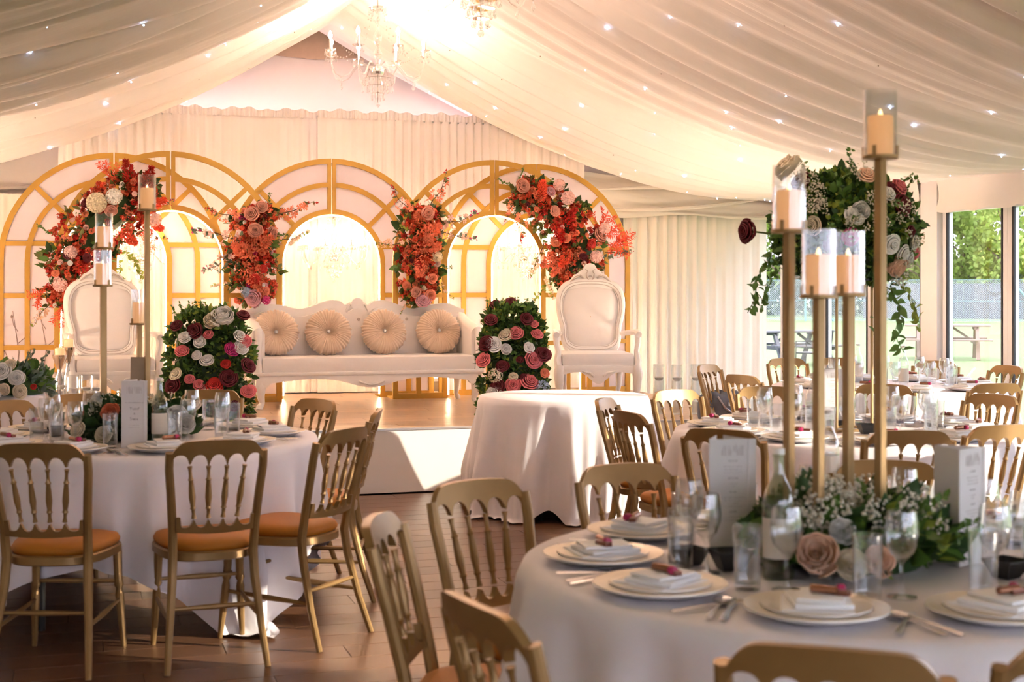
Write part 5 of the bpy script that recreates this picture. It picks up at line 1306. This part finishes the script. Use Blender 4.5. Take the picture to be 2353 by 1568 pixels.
foliage(root, lp, 3400, 'leaf_green', 0.05, 0.016, 5, 0.9); foliage(root, lp, 1300, 'leaf_dark', 0.055, 0.017, 6, 0.9, 'dark_leaves'); foliage(root, lp[:260], 1400, 'leaf_lime', 0.042, 0.013, 7, 1.0, 'pale_leaves')
for x, y, col, s, kind in ((-112, -98, 'wine', 0.062, 'rose'), (95, -45, 'wine', 0.060, 'rose'), (75, -85, 'wine', 0.03, 'rose'), (-138, -72, 'blush', 0.050, 'bud'), (-128, -135, 'cream', 0.085, 'peony'), (93, -84, 'pink', 0.055, 'bud'), (62, -68, 'white', 0.046, 'bud'), (-5, -30, 'white', 0.05, 'peony'), (-22, -22, 'white', 0.04, 'rose'),
                           (64, 40, 'white', 0.062, 'bud'), (130, 35, 'white', 0.045, 'bud'), (148, 58, 'pink', 0.045, 'rose'), (100, 60, 'white', 0.045, 'rose'), (90, 88, 'blush', 0.060, 'peony'), (118, 12, 'wine', 0.036, 'bud'), (-25, 25, 'fuchsia', 0.045, 'rose'), (-10, -12, 'white', 0.036, 'bud'), (122, 70, 'white', 0.04, 'bud'), (-60, 40, 'wine', 0.05, 'rose'), (-100, 0, 'cream', 0.05, 'rose'), (20, -110, 'blush', 0.05, 'rose')):
    v = RGT * (x / FPX * 7.1) + Vector((0, 0, -y / FPX * 7.1)); k = v.length
    q = cc + v + FWD * math.sqrt(max(0.0, (BR + 0.02) ** 2 - k * k)); put(root, kind, col, q, (q - cc).normalized(), s)
q = cc + RGT * -0.50 + Vector((0, 0, -0.02)) + FWD * 0.1
MB().tube([cc + RGT * -0.28, cc + RGT * -0.40 + Vector((0, 0, -0.03)) + FWD * 0.08, q], 0.005, 5).build('stem', 'stem', root); put(root, 'rose', 'wine', q, (RGT * -1 + FWD * 0.6).normalized(), 0.062)
for a, z, s, k in ((RGT * -0.36, -0.10, 0.34, 'green'), (RGT * -0.32, -0.15, 0.28, 'green'), (RGT * 0.20 + FWD * 0.16, -0.24, 0.38, 'green'), (RGT * 0.15 + FWD * 0.18, -0.24, 0.34, 'green'), (RGT * 0.24 + FWD * 0.1, -0.22, 0.30, 'lime')):
    put_me(root, 'trailing_vine', SPR[k], cc + a + Vector((0, 0, z)), (a * 0.5 + Vector((0, 0, -1))).normalized(), s)
for _ in range(16):
    d = rdir(r, FWD, 0.9); d.z = max(d.z, -0.5); d.normalize(); put_me(root, 'gypsophila', GYP, cc + d * BR * 0.86, d, 0.15)
for _ in range(8):
    d = rdir(r, FWD + Vector((0, 0, 0.5)), 1.0); put_me(root, 'leaf_spray', SPR['green'], cc + d * BR * 0.85, d, 0.16)

# ------------------------------------------------------------------ low centrepieces round the candle stands
def centrepiece(tb, label, spots, seed, rad=0.20, gyps=18, dark=False, lean=(0, 0)):
    T = TABLES[tb]; off = RGT * lean[0] + FWD * lean[1]; base = T['p'] + off + Vector((0, 0, TH + 0.004)); root = thing('centrepiece', label, 'flower arrangement', base, 0, 'low table flowers')
    r = random.Random(seed); t0 = T['c'][1]
    lp = []
    for _ in range(260):
        a = r.uniform(0, 2 * PI); k = r.uniform(0.45, 1.0) * rad; z = 0.02 + 0.11 * math.sqrt(max(0, 1 - (k / rad) ** 2)) * r.uniform(0.4, 1.2)
        d = Vector((math.cos(a), math.sin(a), 0.5)); lp.append((Vector((k * math.cos(a), k * math.sin(a), z)), d, 0.03))
    MB().lathe([(0.001, 0.0), (rad * 0.8, 0.0), (rad * 0.85, 0.03), (rad * 0.6, 0.07), (0.001, 0.09)], 20).build('moss_core', 'leaf_dark', root)
    foliage(root, lp, 700, 'leaf_dark' if dark else 'leaf_green', 0.085, 0.024, seed, 0.7); foliage(root, lp, 420, 'leaf_dark', 0.09, 0.026, seed + 1, 0.7, 'dark_leaves')
    if not dark: foliage(root, lp[:90], 200, 'leaf_lime', 0.08, 0.014, seed + 2, 0.6, 'pale_leaves')
    for x, y, col, s, kind, fw in spots:
        t = t0 - fw; q = W((x - 1176.5) / FPX * t, t, EYE + (HORIZON - y) / FPX * t) - base
        put(root, kind, col, q, (FWD * 1.0 + Vector((0, 0, 0.5)) + RGT * (q.dot(RGT) * 2)).normalized(), s)
    for _ in range(gyps):
        a = r.uniform(0, 2 * PI); k = r.uniform(0.15, 0.9) * rad; d = Vector((math.cos(a) * k * 3, math.sin(a) * k * 3, 1.0)).normalized()
        put_me(root, 'gypsophila', GYP, Vector((k * math.cos(a), k * math.sin(a), 0.06)), d, r.uniform(0.13, 0.19))
    return root
c = centrepiece('front', 'peach peony, cream roses and gypsophila round the front candle stand',
            [(1878, 1275, 'blush', 0.054, 'peony', 0.29), (1956, 1302, 'cream', 0.042, 'peony', 0.29), (2018, 1290, 'blush', 0.040, 'peony', 0.28), (1934, 1222, 'white', 0.034, 'peony', 0.24), (2040, 1215, 'white', 0.03, 'rose', 0.05), (1850, 1210, 'cream', 0.03, 'rose', 0.02)], 71, 0.215, 26)
for dx, z in ((0.2, 0.08), (-0.2, 0.06), (0.12, 0.12), (0.25, 0.02)):
    put_me(c, 'leaf_spray', SPR['green'], RGT * dx * 0.7 + FWD * 0.1 + Vector((0, 0, z)), (RGT * dx * 4 + FWD * 0.5 + Vector((0, 0, 0.6))).normalized(), 0.16)
centrepiece('left', 'dark foliage with coral and white flowers round the left candle stand',
            [(253, 950, 'coral_light', 0.046, 'peony', 0.27), (240, 1000, 'cream', 0.046, 'rose', 0.29), (232, 925, 'white', 0.05, 'peony', 0.1), (405, 958, 'white', 0.055, 'peony', 0.2), (425, 975, 'white', 0.05, 'peony', 0.25), (180, 990, 'cream', 0.04, 'rose', 0.28), (390, 985, 'white', 0.045, 'rose', 0.26)], 72, 0.235, 12, dark=True)
# white flowers on the draped plinth
base = Vector(pc.location) + Vector((0, 0, 0.79)) + RGT * 0.11; root = thing('bouquet', 'white rose bouquet with greenery on the draped plinth', 'flower arrangement', base)
r = random.Random(15); lp = []
for _ in range(200):
    d = rdir(r); d.z = abs(d.z); lp.append((Vector((d.x * 0.21, d.y * 0.21, 0.02 + d.z * 0.15)), d, 0.03))
MB().lathe([(0.001, 0.0), (0.18, 0.0), (0.19, 0.06), (0.12, 0.13), (0.001, 0.15)], 16).build('moss_core', 'leaf_dark', root)
foliage(root, lp, 220, 'leaf_green', 0.07, 0.022, 33, 0.7); foliage(root, lp, 260, 'leaf_grey', 0.07, 0.02, 34, 0.8, 'grey_leaves')
for x, y, col, s in ((0.11, 0.12, 'white', 0.052), (0.02, 0.16, 'white', 0.06), (-0.06, 0.1, 'cream', 0.05), (0.04, 0.05, 'cream', 0.04), (0.13, 0.035, 'cream', 0.048), (-0.1, 0.18, 'white', 0.06), (-0.02, 0.03, 'white', 0.055), (-0.15, 0.07, 'white', 0.06), (0.06, 0.2, 'cream', 0.04), (0.20, 0.06, 'red', 0.02)):
    v = RGT * x + FWD * math.sqrt(max(0.0, 0.30 ** 2 - x * x - (y - 0.04) ** 2)) + Vector((0, 0, y)); put(root, 'rose', col, v, (v + FWD * 0.2).normalized(), s)
for dx in (0.10, 0.16, 0.05): put_me(root, 'leaf_spray', SPR['grey'], RGT * dx + Vector((0, 0, 0.15)), (RGT * dx * 4 + Vector((0, 0, 1))).normalized(), 0.15)

# ================================================================== chandeliers
drop_me = MB().lathe([(0.0004, 0.0), (0.003, -0.006), (0.010, -0.026), (0.0115, -0.034), (0.008, -0.043), (0.0004, -0.048)], 6).mesh('crystal_drop', 'glass_crystal', smooth=False)
ball_me = MB().lathe([(0.0004, -0.022), (0.014, -0.017), (0.022, 0), (0.014, 0.017), (0.0004, 0.022)], 8).mesh('crystal_ball', 'glass_crystal', smooth=False)
bulb_me = MB().lathe([(0.0004, 0.0), (0.009, 0.002), (0.0155, 0.016), (0.0165, 0.026), (0.012, 0.042), (0.005, 0.056), (0.0004, 0.063)], 12).mesh('bulb', 'bulb')
bulb_small = MB().lathe([(0.0004, 0.0), (0.009, 0.002), (0.0155, 0.016), (0.0165, 0.026), (0.012, 0.042), (0.005, 0.056), (0.0004, 0.063)], 12).mesh('bulb', 'bulb_small')
bulb_mid = bulb_small.copy(); bulb_mid.materials[0] = M['bulb_mid']
sleeve_me = MB().lathe([(0.0105, 0.0), (0.0105, 0.085), (0.0085, 0.087), (0.0085, 0.094), (0.001, 0.094)], 12).mesh('candle_sleeve', 'chrome')
bob_me = MB().lathe([(0.001, -0.006), (0.016, -0.004), (0.040, 0.006), (0.046, 0.014), (0.044, 0.015), (0.018, 0.002), (0.001, 0.0)], 12).mesh('drip_cup', 'glass_crystal', smooth=False)
def arm_bm(rad):
    pts = [(0.035, 0, -0.02), (0.09, 0, 0.035), (0.15, 0, 0.045), (0.20, 0, 0.0), (0.25, 0, -0.060), (0.31, 0, -0.080), (0.36, 0, -0.055), (rad - 0.012, 0, 0.01), (rad, 0, 0.085), (rad, 0, 0.12)]
    return MB().tube(pts, 0.0065, 7)
arm_me = arm_bm(0.40).mesh('arm', 'glass_crystal')
m = MB()
for i in range(15):
    f = i / 14; p = Vector((lerp(0.05, 0.39, f), 0, lerp(0.47, 0.13, f) - 0.22 * math.sin(PI * f) * (1 - 0.3 * f)))
    m.lathe([(0.0004, -0.008), (0.008, 0), (0.0004, 0.008)], 6, p)
strand_me = m.mesh('bead_strand', 'glass_crystal', smooth=False)
def chandelier(pos, top, label, n=8, scl=1.0, rot=0.2, group='crystal chandeliers', lamp=None):
    o = thing('chandelier', label, 'chandelier', pos, rot, group); o.scale = (scl,) * 3
    MB().lathe([(0.001, -0.05), (0.05, -0.045), (0.058, -0.02), (0.05, 0.0), (0.03, 0.02), (0.014, 0.03), (0.012, 0.05)], 16).build('hub', 'chrome', o)
    MB().lathe([(0.012, 0.04), (0.022, 0.08), (0.040, 0.12), (0.022, 0.16), (0.012, 0.18), (0.03, 0.22), (0.034, 0.27), (0.015, 0.31), (0.012, 0.36), (0.028, 0.40), (0.02, 0.45), (0.01, 0.50)], 12).build('column', 'glass_crystal', o, smooth=False)
    MB().lathe([(0.008, 0.46), (0.06, 0.475), (0.075, 0.495), (0.06, 0.49), (0.01, 0.485)], 14).build('crown', 'glass_crystal', o, smooth=False)
    MB().tube([(0, 0, 0.45), (0, 0, (top - pos[2]) / scl - 0.03)], 0.006, 6).build('chain', 'chrome', o)
    MB().lathe([(0.001, (top - pos[2]) / scl), (0.05, (top - pos[2]) / scl), (0.045, (top - pos[2]) / scl - 0.03), (0.008, (top - pos[2]) / scl - 0.05)], 14).build('ceiling_rose', 'chrome', o)
    for k in range(n):
        a = 2 * PI * k / n
        ar = ob('arm', arm_me, o, rot=(0, 0, a)); tip = Vector((0.40 * math.cos(a), 0.40 * math.sin(a), 0.12))
        ob('drip_cup', bob_me, ar, (0.40, 0, 0.12)); ob('candle_sleeve', sleeve_me, ar, (0.40, 0, 0.122)); ob('bulb', lamp or bulb_me, ar, (0.40, 0, 0.214))
        for j in range(4):
            b = a + PI / 4 + j * PI / 2; ob('crystal_drop', drop_me, o, tip + Vector((0.042 * math.cos(b), 0.042 * math.sin(b), 0.006)))
        ob('crystal_drop', drop_me, o, (0.31 * math.cos(a), 0.31 * math.sin(a), -0.088), scl=1.3)
        ob('bead_strand', strand_me, o, rot=(0, 0, a + PI / n))
        ob('crystal_drop', drop_me, o, (0.068 * math.cos(a + 0.3), 0.068 * math.sin(a + 0.3), 0.487), scl=1.2)
    for rr, z, q in ((0.115, -0.07, 14), (0.085, -0.13, 11), (0.05, -0.19, 8)):
        MB().lathe([(rr - 0.004, z), (rr, z + 0.004), (rr + 0.004, z), (rr, z - 0.004)], 20).build('crystal_ring', 'glass_crystal', o)
        for k in range(q): ob('crystal_drop', drop_me, o, (rr * math.cos(6.283 * k / q), rr * math.sin(6.283 * k / q), z - 0.003), scl=1.15)
    MB().tube([(0, 0, -0.05), (0, 0, -0.26)], 0.005, 6).build('stem', 'chrome', o)
    ob('crystal_ball', ball_me, o, (0, 0, -0.28))
    return o
CX = RX + 0.02
p1 = PX(868, 11.3); p2 = PX(1105, 8.42)
chandelier((p1.x, p1.y, zat(160, 11.3)), lining_z(p1.x, p1.y) - 0.01, 'lit crystal chandelier hanging in full view below the ridge')
chandelier((p2.x, p2.y, zat(85, 8.42) + 0.30), lining_z(p2.x, p2.y) - 0.01, 'nearer crystal chandelier cut off by the top edge', rot=0.5, lamp=bulb_mid)
chandelier((RX + 0.02, 5.15, zat(85, 8.42) + 0.30), lining_z(RX + 0.02, 5.15) - 0.01, 'unseen third crystal chandelier added on the ridge to light the dining tables', rot=0.1, lamp=bulb_mid)  # out of view, added to warm the foreground
for px, lb in ((765, 'bright crystal chandelier glowing inside the centre arch'), (322, 'bright crystal chandelier glowing behind the left throne arch'), (1198, 'bright crystal chandelier glowing inside the right arch')):
    q = ONY(px, 592, 13.42); c = chandelier((q.x, 13.36, q.z), 2.66, lb, 8, 0.80, 0.35, 'chandeliers behind the arches', bulb_small)
    MB().tube([(0, 0, (2.66 - q.z) / 0.8 - 0.01), (-0.3 * math.sin(0.35), -0.3 * math.cos(0.35), (2.66 - q.z) / 0.8 - 0.01)], 0.008, 6).build('bracket', 'gold_metal', c)

# ================================================================== the garden outside
gz = -0.12
lawn = MB().sheet([[(x, y, gz) for x in (-60, XL, XR, 30, 90, 220)] for y in (-80, -20, YF, 20, 60, 160)]).build('ground', 'grass', smooth=False); struct(lawn)
def picnic(px, t, rz, label, mt, scl=1.0):
    o = thing('picnic_bench', label, 'picnic table', PX(px, t, gz), rz, None); o.scale = (scl,) * 3
    for i in range(5): MB().box((0, -0.30 + 0.15 * i, 0.74), (1.8, 0.138, 0.04), bev=0.004).build('top_plank', mt, o)
    for s in (-1, 1):
        for k in (0, 1): MB().box((0, s * (0.66 + 0.15 * k), 0.44), (1.8, 0.138, 0.04), bev=0.004).build('seat_plank', mt, o)
        MB().box((s * 0.58, 0, 0.385), (0.05, 1.62, 0.09), bev=0.004).build('seat_beam', mt, o)
        MB().box((s * 0.58, 0, 0.69), (0.05, 0.68, 0.07), bev=0.004).build('top_beam', mt, o)
        for q in (-1, 1):
            MB().tube([(s * 0.62, q * 0.62, 0.0), (s * 0.62, q * 0.26, 0.71)], 0.055, 4, sq=True).build('leg', mt, o, angle=30)
        MB().tube([(s * 0.55, 0, 0.40), (s * 0.12, 0, 0.70)], 0.035, 4, sq=True).build('brace', mt, o, angle=30)
picnic(2176, 32.5, -YAW + R(-14), 'weathered wooden picnic bench on the lawn outside', 'picnic', 1.03)
picnic(1822, 30.0, -YAW + R(20), 'dark picnic bench on the lawn near the corner window', 'dark_wood', 0.95)
ch = thing('garden_chair', 'black wire garden chair on the lawn beyond the corner window', 'garden chair', PX(1868, 25.5, gz), R(40))
m = MB(); m.tube([(-0.22, -0.2, 0), (-0.22, -0.24, 0.45), (-0.20, -0.30, 0.85), (0.20, -0.30, 0.85), (0.22, -0.24, 0.45), (0.22, -0.2, 0)], 0.012, 6); m.build('back_frame', 'black_metal', ch)
for k in range(5): MB().tube([(-0.14 + 0.07 * k, -0.25, 0.46), (-0.14 + 0.07 * k, -0.30, 0.84)], 0.007, 5).build('slat', 'black_metal', ch)
MB().tube([(-0.24, 0.24, 0), (-0.24, 0.22, 0.66), (-0.24, -0.24, 0.66)], 0.012, 6).build('arm', 'black_metal', ch); MB().tube([(0.24, 0.24, 0), (0.24, 0.22, 0.66), (0.24, -0.24, 0.66)], 0.012, 6).build('arm', 'black_metal', ch)
MB().box((0, 0, 0.45), (0.46, 0.46, 0.025), bev=0.008).build('seat', 'black_metal', ch)
# chain-link fence
fa, fb = PX(1700, 72, gz), PX(2500, 66, gz); fd = (fb - fa); fl_ = fd.length; fd.normalize()
fn = thing('chain_fence', 'tall green chain-link fence across the far side of the lawn', 'fence', fa, math.atan2(fd.y, fd.x))
m = MB(); st_ = 0.11; H = 2.05
for i in range(int(fl_ / st_)):
    x = i * st_
    for s in (-1, 1):
        x1 = x + s * H
        m.tube([(x, 0, 0.02), (x1, 0, H)], 0.008, 3, cap=False) if 0 <= x1 <= fl_ else None
o = m.build('chain_mesh', 'fence_mesh', fn, smooth=False); o['kind'] = 'stuff'
for k in range(int(fl_ / 3.3) + 1): MB().tube([(k * 3.3, -0.02, 0), (k * 3.3, -0.02, H + 0.1)], 0.055, 6).build('post', 'fence_green', fn)
for k in (1, 4): MB().tube([(k * 3.3 + 0.0, -0.05, H * 0.85), (k * 3.3 + 1.4, -0.05, 0)], 0.045, 6).build('stay', 'fence_green', fn)
for z in (0.1, H * 0.5, H): MB().tube([(0, -0.01, z), (fl_, -0.01, z)], 0.012, 5).build('wire', 'fence_green', fn)
# dark close-board panel fence behind
pa = PX(1990, 78, gz); o = thing('board_fence', 'dark grey board fence behind the chain-link mesh', 'fence', pa, math.atan2(fd.y, fd.x))
bd = MB().box((0, 0, 0.95), (0.30, 0.03, 1.9)).mesh('board', 'fence_panel', smooth=False)
for k in range(46): ob('board', bd, o, (k * 0.31, 0.012 * (k % 2), 0))
# trees and hedge
def tree(px, t, h, cw, label, mt, seed, trunk=0.2, low=0.25, n=2600):
    r = random.Random(seed); p = PX(px, t, gz); o = thing('tree', label, 'tree', p, 0, 'trees beyond the fence')
    MB().tube([(0, 0, 0), (0.1, 0.05, h * 0.3), (-0.1, 0, h * 0.6), (0.1, 0, h * 0.9)], [trunk, trunk * 0.8, trunk * 0.55, 0.05], 8).build('trunk', 'bark', o)
    cl = [(Vector((r.gauss(0, cw * 0.28), r.gauss(0, cw * 0.28), h * (low + (1 - low) * r.random()))), r.uniform(0.5, 1.1) * cw * 0.24) for _ in range(26)]
    br = MB()
    for c, q in cl[:12]: br.tube([(0, 0, c.z * 0.6), c * 0.6 + Vector((0, 0, c.z * 0.25)), c], [0.07, 0.05, 0.02], 5)
    br.build('branches', 'bark', o)
    m = MB()
    for _ in range(n):
        c, q = cl[r.randrange(len(cl))]; d = rdir(r); add_leaf(m, c + d * q * r.random() ** 0.35, rdir(r), rdir(r), 0.34, 0.11)
    f = m.build('crown', mt, o, angle=None); f['kind'] = 'stuff'
for a in ((1800, 84, 9, 5, 'light green tree beyond the fence at the corner window', 'tree_leaf', 1), (1868, 92, 12, 6, 'tall dark evergreen behind the first candle poles', 'tree_dark', 2), (1960, 84, 8, 5, 'bushy green tree behind the flower stand', 'tree_leaf', 3),
          (2060, 96, 13, 7, 'tall dark tree behind the hanging vine', 'tree_dark', 4), (2130, 82, 6, 4.5, 'low yellow-green tree beside the wide window post', 'tree_leaf', 5, 0.15, 0.1), (2212, 84, 6.5, 4.5, 'yellow-green tree above the fence in the right-hand window', 'tree_leaf', 6, 0.14, 0.3),
          (2262, 90, 13, 5, 'thick-trunked dark tree in the middle of the right-hand window', 'tree_dark', 7, 0.55, 0.5), (2325, 80, 7, 4.5, 'yellow-green tree at the right edge above the fence', 'tree_leaf', 8, 0.15, 0.25), (2400, 88, 12, 7, 'dark tree cut by the right edge', 'tree_dark', 9), (1740, 90, 11, 7, 'dark tree behind the corner curtain edge', 'tree_dark', 10)):
    tree(*a)
def hedge(px0, px1, t, h, seed):
    r = random.Random(seed); a, b = PX(px0, t, gz), PX(px1, t, gz); m = MB()
    for _ in range(7000):
        p = a.lerp(b, r.random()) + Vector((r.gauss(0, 0.6), r.gauss(0, 0.6), h * r.random() ** 0.8)); add_leaf(m, p, rdir(r), rdir(r), 0.40, 0.14)
    o = m.build('hedge', 'tree_dark', angle=None); tag(o, 'dark hedge running behind the fence at the back of the lawn', 'hedge', kind='stuff')
hedge(1690, 2480, 88, 3.4, 21)

sp = Vector((18.6, 5.6, gz)); o = thing('added_shade_tree', 'unseen broad tree added beyond the glass doors to block the sun', 'tree', sp)  # out of view, added to keep the sun off the far doors
r = random.Random(31); MB().tube([(0, 0, 0), (0.1, 0, 1.6), (0, 0.1, 3.6)], [0.28, 0.22, 0.12], 8).build('trunk', 'bark', o)
m = MB()
for _ in range(5200):
    d = rdir(r); q = d * r.random() ** 0.33; add_leaf(m, Vector((q.x * 2.9, q.y * 2.9, 5.0 + q.z * 2.9)), rdir(r), rdir(r), 0.42, 0.15)
f = m.build('crown', 'tree_leaf', o, angle=None); f['kind'] = 'stuff'
